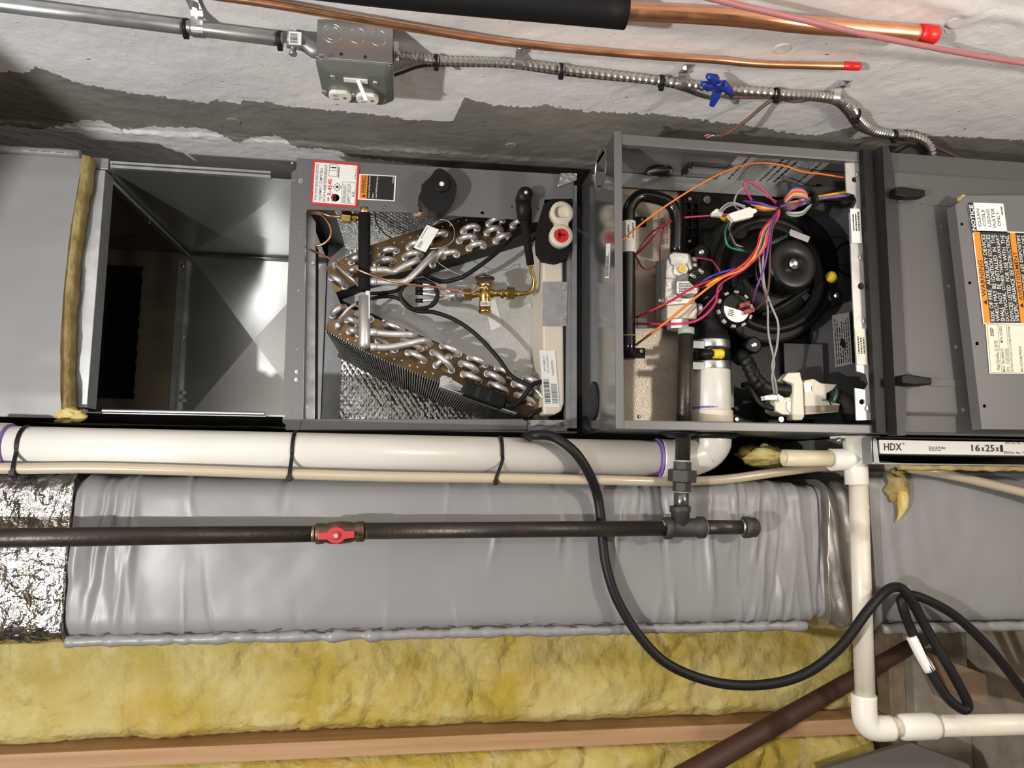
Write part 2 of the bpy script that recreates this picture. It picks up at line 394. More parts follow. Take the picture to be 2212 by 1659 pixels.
mesh('stud', lumber(-1.3, PLATE_X - .04, BATT_Y - .004, .56, s1, s0), STUD, wb, bevel=.002)
mesh('bottom_plate', lumber(PLATE_X - .038, PLATE_X - .0005, BATT_Y - .002, .56, -1.4, -.06), mat('old_plate', (.22, .17, .11), .75, vary=(30, (.14, .1, .06), .4, .7)), wb, bevel=.002)
mesh('wall_curb', MB().box(PLATE_X, FLOOR_X, BATT_Y - .03, .62, -1.4, -.06), fm, label='low concrete curb under the framed wall', kind='structure', bevel=.004)
def batt(name, z0, z1, label, seed):
    m = MB(); x0, x1 = -1.29, PLATE_X - .042; nu, nv = 260, max(20, int((z1 - z0) * 150))
    def fn(u, v):
        x = x0 + (x1 - x0) * u; z = z0 + (z1 - z0) * v
        e = min(1, min(v, 1 - v) * (z1 - z0) / .03); e2 = min(1, (1 - u) * (x1 - x0) / .03)
        h = .018 * fbm(x * 5 + seed, z * 5, 0, 5) + .008 * abs(fbm(x * 16, z * 12, seed, 4)) + .003 * fbm(x * 60, z * 60, 1)
        cr = abs(fbm(x * 4.5, z * 2.2, 7.3 + seed, 3)); h -= .012 * math.exp(-(cr / .03) ** 2); cr = abs(fbm(x * 9 + 3, z * 7, 1.3 + seed, 3)); h -= .007 * math.exp(-(cr / .03) ** 2)
        return V((x, BATT_Y + .012 - h + .05 * (1 - math.sqrt(max(e * e2, 0))), z))
    m.grid(fn, nu, nv); m.box(x0, x1, BATT_Y + .07, .558, z0, z1)
    return mesh(name, m, FIBERW, label=label, cat='insulation', group='fiberglass batts in the framed wall')
fw = bpy.data.materials.new('fiberglass_wool'); fw.use_nodes = True; N = fw.node_tree.nodes; L = fw.node_tree.links; B = N['Principled BSDF']
tc = N.new('ShaderNodeTexCoord')
c_ = mixc(mrange(nz(7, 6), .36, .62), (.48, .36, .07), (.61, .51, .21))
c_ = mixc(mth('MULTIPLY', mrange(nz(22, 6), .54, .75), .7, True), c_, (.69, .6, .32))
c_ = mixc(mth('MULTIPLY', mrange(nz(4.3, 4), .56, .75), .75, True), c_, (.52, .31, .03))
L.new(c_, B.inputs['Base Color']); B.inputs['Roughness'].default_value = 1; B.inputs['Specular IOR Level'].default_value = .1
bp = N.new('ShaderNodeBump'); bp.inputs['Strength'].default_value = .9; bp.inputs['Distance'].default_value = .008
L.new(nz(55, 8), bp.inputs['Height']); L.new(bp.outputs[0], B.inputs['Normal'])
FIBERW = fw
batt('fiberglass_batt', s0 + .001, -.06, 'yellow fiberglass batt between the grey wrapped duct and the wall stud', 0)
batt('fiberglass_batt', -1.38, s1 - .001, 'yellow fiberglass batt at the bottom edge beyond the wooden stud', 5)
# ================================================================ wrapped return duct
def wrapped(name, x0, x1, yf, yb, z0, z1, r, disp, mats, parent, nu=160, mfun=None):
    """rounded soft rectangular sleeve along x, open cross-section outline from back-top round the front to back-bottom"""
    prof = [(yb, z1)] ; n = 6
    prof += [(yf + r - r * math.sin(t * math.pi / 2 / n), z1 - r + r * math.cos(t * math.pi / 2 / n)) for t in range(n + 1)]
    k = 26; prof += [(yf, z1 - r - (z1 - z0 - 2 * r) * i / k) for i in range(1, k)]
    prof += [(yf + r - r * math.cos(t * math.pi / 2 / n), z0 + r - r * math.sin(t * math.pi / 2 / n)) for t in range(n + 1)] + [(yb, z0)]
    m = MB(); vs = []; M = len(prof)
    for i in range(nu + 1):
        x = x0 + (x1 - x0) * i / nu
        for j, (y, z) in enumerate(prof):
            h = disp(x, z, j / (M - 1)); fr = 0 if j in (0, M - 1) else 1
            if j <= 6: d = V((0, -math.sin((j - 1) / 6 * math.pi / 2), math.cos((j - 1) / 6 * math.pi / 2))) if j else V((0, 0, 1))
            elif j >= M - 8: t = (j - (M - 8)) / 6 * math.pi / 2; d = V((0, -math.cos(t), -math.sin(t)))
            else: d = V((0, -1, 0))
            vs.append(V((x, y, z)) + d * h * fr)
    m.add(vs, [(i * M + j, i * M + j + 1, (i + 1) * M + j + 1, (i + 1) * M + j) for i in range(nu) for j in range(M - 1)], 0, True)
    a = len(m.v) - M
    m.f.append(list(range(M))[::-1]); m.m.append(0); m.s.append(False); m.f.append([a + j for j in range(M)]); m.m.append(0); m.s.append(False)
    m.f = [q[::-1] for q in m.f]
    m.add([(x0, yb, z1), (x1, yb, z1), (x1, yb, z0), (x0, yb, z0)], [(0, 1, 2, 3)])
    return mesh(name, m, mats, parent)
DY = .105
dz1, dz0 = P(900, 1034, DY).z, P(900, 1372, DY).z
tb0, tb1 = P(1782, 1200, DY).x, P(1872, 1200, DY).x
xa, xb = P(148, 1250, DY).x, P(1795, 1200, DY).x
duct = thing('return_duct', 'long grey vinyl wrapped return duct with a stapled lower seam behind the gas pipe', 'duct', (xb, .3, (dz0 + dz1) / 2))
rf = random.Random(11); FOLDS = []
for i in range(34):
    fx = xb - .005 - .34 * rf.random() ** 1.6; FOLDS.append((fx, rf.uniform(-.03, .05), rf.uniform(.003, .007), rf.choice((-1, 1, 1)) * rf.uniform(.002, .0055), rf.choice((.05, .2, .5, .85, 1)), rf.uniform(.22, .5)))
for i in range(36):
    FOLDS.append((rf.uniform(xa, xb), rf.uniform(-.06, .06), rf.uniform(.003, .008), rf.choice((-1, 1)) * rf.uniform(.001, .003), rf.choice((0, 0, 1, 1, .6)), rf.uniform(.12, .3)))
for i in range(9):
    FOLDS.append((xa + .006 + .09 * rf.random(), rf.uniform(-.01, .03), rf.uniform(.004, .008), rf.choice((-1, 1)) * rf.uniform(.002, .004), rf.uniform(.2, .9), rf.uniform(.3, .7)))
def ddisp(x, z, s):
    e = 1 / (1 + math.exp(-(x - (xb - .3)) / .05)); l = math.exp(-(x - xa) / .06)
    zz = (z - dz0) / (dz1 - dz0)
    h = .0015 * e * math.sin(x * 80 + 4 * fbm(x * 3, z * 5))
    for fx, sl_, w_, am, za, zs in FOLDS:
        d = x - fx - sl_ * (zz - za) - .005 * fbm(zz * 3, fx * 9)
        if abs(d) < .03: h += am * math.exp(-(d / w_) ** 2) * math.exp(-((zz - za) / zs) ** 2)
    h += l * .0045 * math.sin((x - xa) * 90 + 3 * fbm(x * 5, z * 6) + .6) ; h += .004 * fbm(x * 4, z * 4, 2)
    h += .006 * math.sin(math.pi * max(0, min(1, zz))) - .014 * (1 / (1 + math.exp(-(x - (xb - .03)) / .012)))
    return h
wrapped('vinyl_wrap', xa, tb0 + .001, DY, .405, dz0, dz1, .03, ddisp, VINYL, duct, 700)
# hem along the lower edge + staples
hem = MB(); pts = []
for i in range(321):
    x = xa + .002 + (xb - xa - .05) * i / 320
    pts.append(V((x, DY + .004 + .002 * fbm(x * 30, 1), dz0 + .001 + .002 * fbm(x * 14, 9))))
hem.tube(pts, [.008 + .004 * fbm(p.x * 34, 3) for p in pts], 10)
mesh('hem', hem, VINYL, duct)
st = mesh('staple', MB().box(-.006, .006, -.0008, .0008, -.0011, .0011), mat('staple_wire', (.05, .045, .04), .5, .4), duct)
x = xa + .02; first = True
while x < xb - .06:
    p = V((x, DY - .0048, dz0 + .0105 + .0015 * random.uniform(-1, 1)))
    if first: st.location = Wd(p) - worldloc(duct); st.rotation_euler = (0, 0, 0); first = False
    else: share(st, duct, p, (0, random.uniform(-.25, .25), 0))
    x += random.uniform(.028, .055)
# foil end (continues out of the frame to the left)
def fdisp(x, z, s):
    return .004 * fbm(x * 18, z * 26, 1, 5) + .003 * abs(fbm(x * 60, z * 60, 4, 4)) + .004
fo = thing('foil_duct_section', 'shiny crinkled foil wrapped section at the upper end of the return duct', 'duct', (xa, .3, (dz0 + dz1) / 2))
FOILT = mat('foil_tape', (.5, .49, .48), .2, 1, bump=(45, .9), wear=(30, .12, .3))
wrapped('foil_wrap', -1.25, xa - .0005, DY - .004, .405, P(60, 1392, DY).z, dz1 + .004, .03, fdisp, FOILT, fo, 170)
# silver tape band on the right end
def tdisp(x, z, s):
    zz = (z - dz0) / (dz1 - dz0)
    return .006 * fbm(x * 20 + zz * 3, z * 7, 8, 4) + .004 * math.sin(x * 170 + 6 * zz)
tp = thing('silver_tape_band', 'wrinkled silver tape band joining the wrapped duct to the wrapped base', 'tape', (tb1, .25, (dz0 + dz1) / 2))
wrapped('tape_wrap', tb0, tb1, DY - .012, .405, dz0 - .006, dz1 - .002, .035, tdisp, TAPE, tp, 40)
# wrapped base
bz1, bz0 = P(2000, 1008, .095).z, P(2000, 1362, .095).z
bt = thing('return_plenum', 'grey vinyl wrapped return base beside the floor under the filter slot', 'duct', (FLOOR_X, .3, (bz0 + bz1) / 2))
def bdisp(x, z, s):
    zz = (z - bz0) / (bz1 - bz0); l = math.exp(-(x - tb1) / .04)
    return .006 * fbm(x * 5, z * 5, 12) + l * .007 * math.sin(x * 150 + zz * 5) * (1 - zz) + .008 * math.sin(math.pi * max(0, min(1, zz)))
wrapped('vinyl_wrap', tb1 + .0005, FLOOR_X - .001, .095, .395, bz0, bz1, .035, bdisp, VINYL, bt, 90)
hem = MB(); pts = [V((tb1 + .012 + (FLOOR_X - tb1 - .02) * i / 50, .095 + .001, bz0 + .004 + .003 * fbm(i * .35, 2))) for i in range(51)]
hem.tube(pts, [.009 + .003 * fbm(i * .8, 5) for i in range(51)], 8); mesh('hem', hem, VINYL, bt)
hem = MB(); pts = [V((tb1 + .012 + (FLOOR_X - tb1 - .02) * i / 50, .095 - .0075, bz0 + .016 + .002 * fbm(i * .35, 2))) for i in range(51)]
hem.tube(pts, .0009, 5); mesh('stitch_wire', hem, BLACK, bt)
# ================================================================ supply plenum (front cover off)
TX, CX0, CX1, CZ0, CZ1, CY0, CY1 = -.535, -.213, .300, .062, .546, .2, .71
PZ0, PZ1 = .084, .503
T = .002
pl = thing('supply_plenum', 'open sheet metal plenum with cross broken walls above the coil cabinet', 'duct', (CX0, .45, .3))
def crossbreak(name, A, B, C, Dd, depth, nrm):     # sheet with an X crease: four facets, with thickness
    m = MB(); A, B, C, Dd = map(V, (A, B, C, Dd)); mid = (A + B + C + Dd) / 4 + V(nrm) * depth; n = V(nrm)
    vs = [A, B, C, Dd, mid] + [q - n * T for q in (A, B, C, Dd)]
    m.add(vs, [(0, 1, 4), (1, 2, 4), (2, 3, 4), (3, 0, 4), (5, 8, 7, 6), (0, 5, 6, 1), (1, 6, 7, 2), (2, 7, 8, 3), (3, 8, 5, 0)])
    return mesh(name, m, PLEN, pl)
BK = .7
crossbreak('upper_wall', (TX, CY0, PZ1), (CX0, CY0, PZ1), (CX0, BK, PZ1), (TX, BK, PZ1), .010, (0, 0, -1))
crossbreak('back_wall', (TX, BK, PZ1), (CX0, BK, PZ1), (CX0, BK, PZ0), (TX, BK, PZ0), .014, (0, -1, 0))
crossbreak('lower_wall', (TX, CY0, PZ0), (TX, BK, PZ0), (CX0, BK, PZ0), (CX0, CY0, PZ0), .006, (0, 0, 1))
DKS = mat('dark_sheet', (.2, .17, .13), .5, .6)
LX = -1.28
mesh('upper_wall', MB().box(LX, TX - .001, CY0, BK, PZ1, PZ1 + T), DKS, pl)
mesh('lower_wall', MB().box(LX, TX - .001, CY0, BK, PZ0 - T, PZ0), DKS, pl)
h0, h1 = P(298, 700, BK).x, P(298, 575, BK).z; h2 = P(298, 862, BK).z
mm = MB().curve2d([(LX, PZ0), (TX, PZ0), (TX, PZ1), (LX, PZ1)], [[(h0 - .26, h2), (h0, h2), (h0, h1), (h0 - .26, h1)]], (0, BK, 0), (1, 0, 0), (0, 0, 1), T)
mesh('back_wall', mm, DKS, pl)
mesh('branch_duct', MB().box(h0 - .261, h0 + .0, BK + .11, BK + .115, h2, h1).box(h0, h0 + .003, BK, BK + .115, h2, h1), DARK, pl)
for i in range(9):
    z = h1 - .012 - (h1 - h2 - .02) * i / 8.5
    mesh('tab', MB().box(h0 + .001, h0 + .017, BK - .002, BK - .0005, z - .015, z), DKS, pl)
# joint strips
mesh('joint_strip', MB().box(TX - .022, TX, BK - .004, BK - .0005, PZ0 + .005, PZ1 - .02).box(TX - .003, TX, BK - .012, BK - .004, PZ0 + .005, PZ1 - .02), GALVD, pl)
for py in (575, 728, 848, 865):
    p = P(395, py, BK - .004); mesh('screw', MB().lathe(p, (0, -1, 0), [(0, .005), (.003, .005), (.004, .003)], 6, 0, False), STEEL, pl)
mesh('joint_rail', MB().tube([(TX, CY0 + .005, PZ1 - .006), (TX, BK - .004, PZ1 - .006)], .004, 6).box(TX - .018, TX, CY0, BK, PZ1 - .003, PZ1 - .001), GALVD, pl)
mesh('corner_rail', MB().tube([(TX + .006, BK - .006, PZ1 - .005), (CX0, BK - .006, PZ1 - .005)], .004, 6), PLEN, pl)
# front flanges of the opening
a0, a1 = P(163, 640, CY0).x, P(210, 640, CY0).x
fl_ = MB().box(a0, a1, CY0 - .006, CY0, PZ0 + .006, PZ1 - .004)
fl_.box(a0, a0 + .002, CY0 - .012, CY0, PZ0 + .006, PZ1 - .004).box(a1 - .002, a1, CY0 - .001, CY0 + .03, PZ0 + .006, PZ1 - .004)
mesh('front_flange', fl_, GALV, pl, bevel=.001)
mesh('front_flange_end', MB().box(a0 + .002, a1 + .004, CY0 - .006, CY0 + .01, PZ1 - .003, PZ1 + .017), GALVD, pl, bevel=.001)
mesh('front_flange_end', MB().box(a0 + .004, a1 - .004, CY0 - .004, CY0 + .01, PZ0 - .008, PZ0 + .005), STEEL, pl, bevel=.001)
q0, q1 = P(245, 341, CY0), P(588, 362, CY0)
mesh('drive_cleat', MB().box(q0.x, q1.x, CY0 - .012, CY0 - .006, PZ1 + .006, PZ1 + .010).box(q0.x, q1.x, CY0 - .010, CY0, PZ1 - .001, PZ1 + .004), GALV, pl)
cl = MB(); x = P(226, 885, CY0).x; x1 = P(576, 905, CY0).x
cl.box(x, x1, CY0 - .008, CY0, PZ0 - .003, PZ0 - .001)
pts = []; i = 0
while x < x1: pts.append((V((x, CY0 - .01, PZ0 + .0015)), .0038 if i % 2 else .003)); x += .0018; i += 1
cl.tube([p for p, r in pts], [r for p, r in pts], 8)
mesh('ridged_cleat', cl, STEEL, pl)
mesh('stray_wire', MB().tube(smooth([P(318, 462, .45), P(323, 470, .44), P(323, 484, .44)]), .0008, 5), STEEL, pl)
# insulated duct above it
idz1, idz0 = P(80, 332, .165).z, P(80, 902, .165).z
ie = P(168, 600, .165).x
ins = thing('insulated_supply_duct', 'grey vinyl covered duct insulation panel with a yellow fiberglass edge', 'insulation', (ie, .19, .3))
def idisp(x, z, s): return .003 * fbm(x * 6, z * 6, 3) + .004
def fnv(u, v):
    x = -1.25 + (ie - .006 + 1.25 - .012 * math.sin(math.pi * v)) * u; z = idz0 + (idz1 - idz0) * v
    return V((x, .165 - .004 * fbm(x * 6, z * 6, 3) - .004 * min(1, min(v, 1 - v) * 12), z))
mv = MB().grid(fnv, 40, 60); mv.box(-1.25, ie - .02, .172, .190, idz0 + .01, idz1 - .01)
mesh('vinyl_face', mv, VINYL, ins)
me_ = MB(); nn = 40
for k in range(nn):
    pass
ring = []
for k in range(nn + 1):
    v = k / nn; z = idz0 - .003 + (idz1 - idz0 + .006) * v
    x = ie - .012 * math.sin(math.pi * v) + .003 * fbm(z * 16, 2)
    ring.append([V((x - .008, .164 + .002 * fbm(z * 30, 5), z)), V((x + .002 + .003 * fbm(z * 22, 8), .168, z)), V((x + .006 + .003 * fbm(z * 40, 1), .186, z)), V((x - .008, .19, z))])
me_.add([p for r in ring for p in r], [(i * 4 + j, (i + 1) * 4 + j, (i + 1) * 4 + j + 1, i * 4 + j + 1) for i in range(nn) for j in range(3)], 0, True)
me_.f = [q[::-1] for q in me_.f]
mesh('fiberglass_edge', me_, FIBERB, ins)
hm = MB(); pts = [V((-1.24 + (ie + 1.23) * i / 60, .163, idz1 + .003 + .0015 * fbm(i * .5, 3))) for i in range(61)]
hm.tube(pts, [.007 + .002 * fbm(i * .6, 6) for i in range(61)], 8); mesh('hem', hm, VINYL, ins)
sx = mesh('staple', MB().box(-.006, .006, -.0005, .0005, -.0005, .0005), STEEL, ins)
for i, px in enumerate((12, 36, 70, 97, 128, 150)):
    p = P(px, 328 + px * .06, .155); p.z = idz1 + .0
    p.y = .1545
    if i == 0: sx.location = Wd(p) - worldloc(ins)
    else: share(sx, ins, p)
tuft = MB(); rd = random.Random(4)
def tuftm(o, rx, ry, rz, seed):
    m = MB(); n = 18
    for i in range(n + 1):
        for j in range(n):
            t, h = math.pi * i / n, 2 * math.pi * j / n
            d = V((math.sin(t) * math.cos(h), math.sin(t) * math.sin(h), math.cos(t)))
            r = 1 + .45 * fbm(d.x * 2 + seed, d.y * 2, d.z * 2, 5)
            m.v.append(V(o) + V((d.x * rx * r, d.y * ry * r, d.z * rz * r)))
    for i in range(n):
        for j in range(n):
            m.f.append([i * n + j, (i + 1) * n + j, (i + 1) * n + (j + 1) % n, i * n + (j + 1) % n]); m.m.append(0); m.s.append(True)
    return m
mesh('fiberglass_tuft', tuftm(P(150, 897, .17), .024, .012, .012, 1), FIBERW, ins)
# ================================================================ evaporator coil cabinet
ev = thing('evaporator_coil', 'grey evaporator coil cabinet with its front cover off showing the A coil', 'coil cabinet', (CX1, .45, .3))
def pf(pts, c): return [P(x, y, c) for x, y in pts]
def flat(name, pts, c, t, m, parent, bevel=0, label=None):
    return mesh(name, MB().prism(pf(pts, c), (0, t, 0)), m, parent, label, bevel=bevel)
def flath(name, out, holes, c, t, m, parent, bevel=0):          # front facing plate from pixel outlines, with holes
    f2 = lambda L_: [(P(x, y, c).x, P(x, y, c).z) for x, y in L_]
    return mesh(name, MB().curve2d(f2(out), [f2(h) for h in holes], (0, c, 0), (1, 0, 0), (0, 0, 1), t), m, parent, bevel=bevel)
def ring_px(x, y, r, n=14, ry=None): return circ(x, y, r, n, ry)
mesh('side_panel', MB().box(CX0 + .001, CX1, CY0 + .001, CY1, CZ1 - .003, CZ1), GREY, ev)
mesh('side_panel', MB().box(CX0 + .001, CX1, CY0 + .001, CY1, CZ0, CZ0 + .003), GREY, ev)
mesh('back_panel', MB().box(CX0 + .001, CX1, CY1 - .003, CY1, CZ0 + .003, CZ1 - .003), GALVD, ev)
LINER = mat('foil_liner', (.72, .72, .71), .3, .9, bump=(70, .45), wear=(30, .2, .42))
QU = bpy.data.materials['foil_liner']
def quilt(name, fn, nu, nv, parent):
    return mesh(name, MB().grid(fn, nu, nv), LINER, parent)
def qh(a, b):
    d1, d2 = abs(((a * 1.3 + b) / .02) % 1 - .5), abs(((a * 1.3 - b) / .02) % 1 - .5)
    return .0034 * (min(d1, d2) * 2) ** .5 + .001 * fbm(a * 50, b * 50, 2, 3) + .003 * fbm(a * 12, b * 12, 5, 3)
LW = CX1 - CX0
quilt('foil_liner', lambda u, v: V((CX0 + .045 + (LW - .06) * u, CY1 - .012 - qh(CX0 + LW * u, CZ0 + .47 * v), CZ0 + .005 + (CZ1 - CZ0 - .01) * v)), 250, 230, ev)
quilt('foil_liner', lambda u, v: V((CX0 + .045 + (LW - .06) * u, CY0 + .02 + (CY1 - CY0 - .03) * v, CZ1 - .012 - qh(CX0 + LW * u, v * .5))), 250, 230, ev)
quilt('foil_liner', lambda u, v: V((CX0 + .045 + (LW - .06) * u, CY0 + .02 + (CY1 - CY0 - .03) * (1 - v), CZ0 + .010 + qh(CX0 + LW * u, v * .5))), 60, 60, ev)
HI = MATS['zinc_steel']
# front frame
flath('front_plate', [(641, 343), (1240, 378), (1238, 429), (1176, 431), (1174, 480), (1148, 479), (1149, 451), (1118, 450), (1118, 474), (963, 465), (962, 440), (906, 437), (905, 460), (663, 452), (660, 470), (636, 470)],
      [ring_px(830, 448, 4), ring_px(1042, 460, 4), ring_px(1106, 446, 2), ring_px(1163, 451, 2)], CY0, .002, GREY, ev)
flath('corner_post', [(636, 470), (660, 470), (652, 929), (640, 929), (617, 929), (617, 918), (610, 912), (630, 372), (640, 366)],
      [ring_px(648, 500, 2.5), ring_px(644, 627, 2.5), ring_px(641, 754, 2.5), ring_px(638, 884, 3)], CY0 + .0005, .003, GREY, ev)
for x, y, r in ((650, 391, 6), (641, 803, 4), (640, 820, 4.5)):
    p = P(x, y, CY0); mesh('bolt', MB().lathe(p, (0, -1, 0), [(0, RW(2 * r, p)), (.0015, RW(2 * r, p)), (.0016, RW(1.4 * r, p)), (.004, RW(1.2 * r, p))], 10, 0, False), STEEL, ev)
p = P(636, 353, CY0 + .012); mesh('bolt', MB().cyl(p, p - V((.006, 0, 0)), .004, 8), STEEL, ev)
mesh('lower_rail', MB().prism(pf([(652, 905), (1128, 905), (1140, 909), (1140, 930), (646, 930)], CY0 - .002), (0, .02, 0)), GREY, ev, bevel=.002)
mesh('inner_flange', MB().prism(pf([(662, 452), (682, 480), (680, 905), (655, 905)], CY0 + .03), (0, .004, 0)), GALV, ev)
mesh('gasket_strip', MB().prism(pf([(668, 500), (688, 540), (686, 905), (672, 905)], CY0 + .034), (0, .004, 0)), BLACK, ev)
p = P(676, 569, CY0 + .03); mesh('bolt', MB().lathe(p, (0, -1, 0), [(0, .0035), (.003, .003)], 8), STEEL, ev)
# the A coil: two slabs
CF = .262
SLAB = []
def slab(name, pts, fins_edge, parent):
    sl = mesh(name, MB().prism(pf(pts, CF), (0, .0015, 0)), PLATE, parent)
    fm_ = MB(); body = [P(x, y, CF + .002) for x, y in pts]
    cen = sum(body, V((0, 0, 0))) / len(body)
    inn = [cen + (b - cen) * .985 for b in body]
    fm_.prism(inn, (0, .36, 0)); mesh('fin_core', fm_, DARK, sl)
    fn = MB()
    for e0_, e1_ in zip(fins_edge, fins_edge[1:]):
        a, b = P(*e0_, CF + .002), P(*e1_, CF + .002); n = max(2, int((b - a).length / .005))
        out = (b - a).cross(V((0, 1, 0))).normalized()
        if (out.z > 0) == (name == 'lower_slab'): out = -out
        for i in range(n):
            q = a + (b - a) * ((i + .5) / n) + out * .0008
            t = (b - a).normalized() * .0011
            fn.obox(q + V((0, .178, 0)), t + out * .0004, (0, .176, 0), out * .0012)
    o = mesh('fin', fn, FIN, sl); o['kind'] = 'stuff'
    back = [P(x, y, CF + .002) + V((0, .36, 0)) for x, y in pts]
    mesh('rear_plate', MB().prism([cen + V((0, .36, 0)) + (q - cen - V((0, .36, 0))) * 1.06 for q in back], (0, .002, 0)), PLATE, sl)
    return sl
lo_pts = [(725, 654), (870, 711), (1000, 765), (1185, 846), (1185, 915), (1150, 902), (900, 806), (800, 764), (702, 712)]
up_pts = [(705, 578), (735, 560), (800, 530), (900, 497), (1000, 468), (1190, 400), (1190, 486), (1150, 505), (1000, 550), (900, 580), (790, 606), (722, 633)]
lower_s = slab('lower_slab', lo_pts, ((702, 712), (800, 764), (900, 806), (1150, 902), (1185, 915)), ev)
upper_s = slab('upper_slab', up_pts, ((705, 578), (735, 560), (800, 530), (900, 497), (1000, 468), (1190, 400)), ev)
for sl, (ax, ay), (bx, by), nrow in ((lower_s, (735, 722), (985, 828), 16), (upper_s, (748, 560), (1180, 412), 26)):
    for i in range(nrow):                          # punched rivets along the edge
        t = i / (nrow - 1); p = P(ax + (bx - ax) * t, ay + (by - ay) * t + (4 if i % 2 else 0), CF)
        mesh('dimple', MB().lathe(p, (0, -1, 0), [(0, .0018), (.001, .0014)], 6), ALU, sl)
DP = .335
mesh('delta_plate', MB().prism(pf([(728, 640), (742, 650), (880, 712), (1010, 768), (1190, 848), (1235, 860), (1235, 440), (1180, 440), (1160, 505), (1000, 552), (880, 590), (790, 612)], DP), (0, .002, 0)), mat('delta_plate_steel', (.62, .63, .62), .42, .45, vary=(200, (.54, .55, .54), .35, .65)), ev)
for x, y in ((971, 568), (1113, 523), (970, 740), (1142, 775), (1144, 661), (1112, 798)):
    p = P(x, y, DP); mesh('bolt', MB().lathe(p, (0, -1, 0), [(0, .0052), (.002, .005), (.002, .0036), (.006, .0034)], 6, 0, False), STEEL if y != 661 else CREAM, ev)
def ubend(a, b, sl, w=12.5, h=.024, name='return_bend'):
    A, B = P(*a, CF), P(*b, CF); r = RW(w, A); mid = (A + B) / 2; d = (B - A) / 2
    pts = [A + V((0, .001, 0))] + [mid - d * math.cos(math.pi * k / 8) + V((0, -.006 - h * .75 * math.sin(math.pi * k / 8), 0)) for k in range(9)] + [B + V((0, .001, 0))]
    m = MB().tube(pts, r, 10)
    for q in (A, B):
        m.lathe(q + V((0, .0, 0)), (0, -1, 0), [(0, r * 1.35), (.003, r * 1.28), (.005, r * 1.22), (.0052, r)], 12)
    return mesh(name, m, ALU, sl)
UP = [((1001, 500), (1030, 494)), ((1056, 484), (1085, 476)), ((1108, 488), (1131, 481)), ((1052, 504), (1080, 499)), ((992, 521), (1024, 517)), ((1071, 521), (1100, 513)), ((1013, 537), (1044, 531)), ((956, 554), (986, 550)), ((823, 549), (856, 543)), ((813, 571), (848, 565)), ((759, 567), (785, 560)), ((884, 535), (915, 528)), ((875, 557), (907, 551)), ((717, 601), (745, 619)), ((755, 592), (780, 583)), ((926, 520), (960, 506)), ((934, 572), (960, 540))]
LO = [((719, 682), (743, 665)), ((750, 691), (775, 701)), ((755, 716), (775, 722)), ((833, 701), (868, 716)), ((817, 737), (853, 756)), ((872, 737), (908, 754)), ((882, 762), (916, 779)), ((956, 748), (990, 765)), ((1015, 773), (1048, 788)), ((996, 786), (1027, 800)), ((1001, 809), (1034, 824)), ((1052, 808), (1084, 824)), ((1060, 831), (1092, 847)), ((1074, 796), (1106, 812)), ((1110, 830), (1140, 845)), ((1117, 854), (1149, 870)), ((1133, 818), (1160, 830)), ((773, 678), (801, 690)), ((1160, 855), (1184, 868))]
for a, b in UP: ubend(a, b, upper_s)
for a, b in LO: ubend(a, b, lower_s)
ubend((942, 790), (969, 771), lower_s, h=.014); ubend((935, 762), (975, 800), lower_s, h=.036)
# suction header with branch tubes
HC = .205
hd = mesh('suction_header', MB().lathe(P(787, 640, HC), P(787, 780, HC) - P(787, 640, HC), [(0, RW(25, P(787, 640, HC))), (.085, RW(25, P(787, 640, HC))), (.0915, RW(22, P(787, 640, HC))), (.0935, RW(14, P(787, 640, HC)))], 20), ALU, ev)
mesh('foam_sleeve', MB().cyl(P(787, 462, HC), P(787, 628, HC), RW(26, P(787, 500, HC)), 20), FOAM, hd, 'black speckled foam sleeve')
mesh('copper_stub', MB().cyl(P(787, 450, HC), P(787, 464, HC), RW(22, P(787, 460, HC)), 16), COPPER, hd)
L_ = Label(P(790, 688, HC - .0092), P(790, 628, HC - .0092) - P(790, 688, HC - .0092), P(799, 688, HC - .0055) - P(790, 688, HC - .0092), [WHITE, INK])
L_.U, L_.W = L_.U, L_.W
L_.lines(.05, .1, .95, .9, 3, 1, 3); lab('paper_label', L_, hd)
for pth in ([(800, 583, HC), (830, 583, HC), (852, 586, HC + .01), (878, 572, HC + .01), (900, 562, HC + .02), (902, 560, CF)],
            [(800, 608, HC), (845, 610, HC), (872, 609, HC), (892, 595, HC), (934, 552, HC + .02), (938, 548, CF)],
            [(800, 717, HC), (840, 721, HC), (885, 722, HC), (896, 724, HC + .02), (898, 731, CF)],
            [(800, 749, HC), (840, 750, HC), (880, 743, HC), (915, 735, HC), (925, 738, HC + .03), (930, 745, CF)]):
    pp = [P(*q) for q in pth]; m = MB().tube(smooth(pp, 5), RW(14.5, pp[0]), 10); m.cyl(pp[0], pp[0] + V((.012, 0, 0)), RW(17, pp[0]), 12)
    mesh('branch_tube', m, ALU, hd)
for pth in ([(724, 571, .24), (745, 590, .225), (765, 606, .22), (778, 620, .235)], [(730, 704, CF), (733, 690, .24), (752, 668, .225), (770, 655, .225)]):
    mesh('feeder_tube', MB().tube(smooth([P(*q) for q in pth], 5), RW(7, P(730, 600, .22)), 8), ALU, ev)
for q in ((730, 705), (725, 575)):
    p = P(*q, CF); mesh('socket', MB().lathe(p, (0, -1, 0), [(0, .0065), (.008, .006), (.012, .004)], 12), ALU, ev)
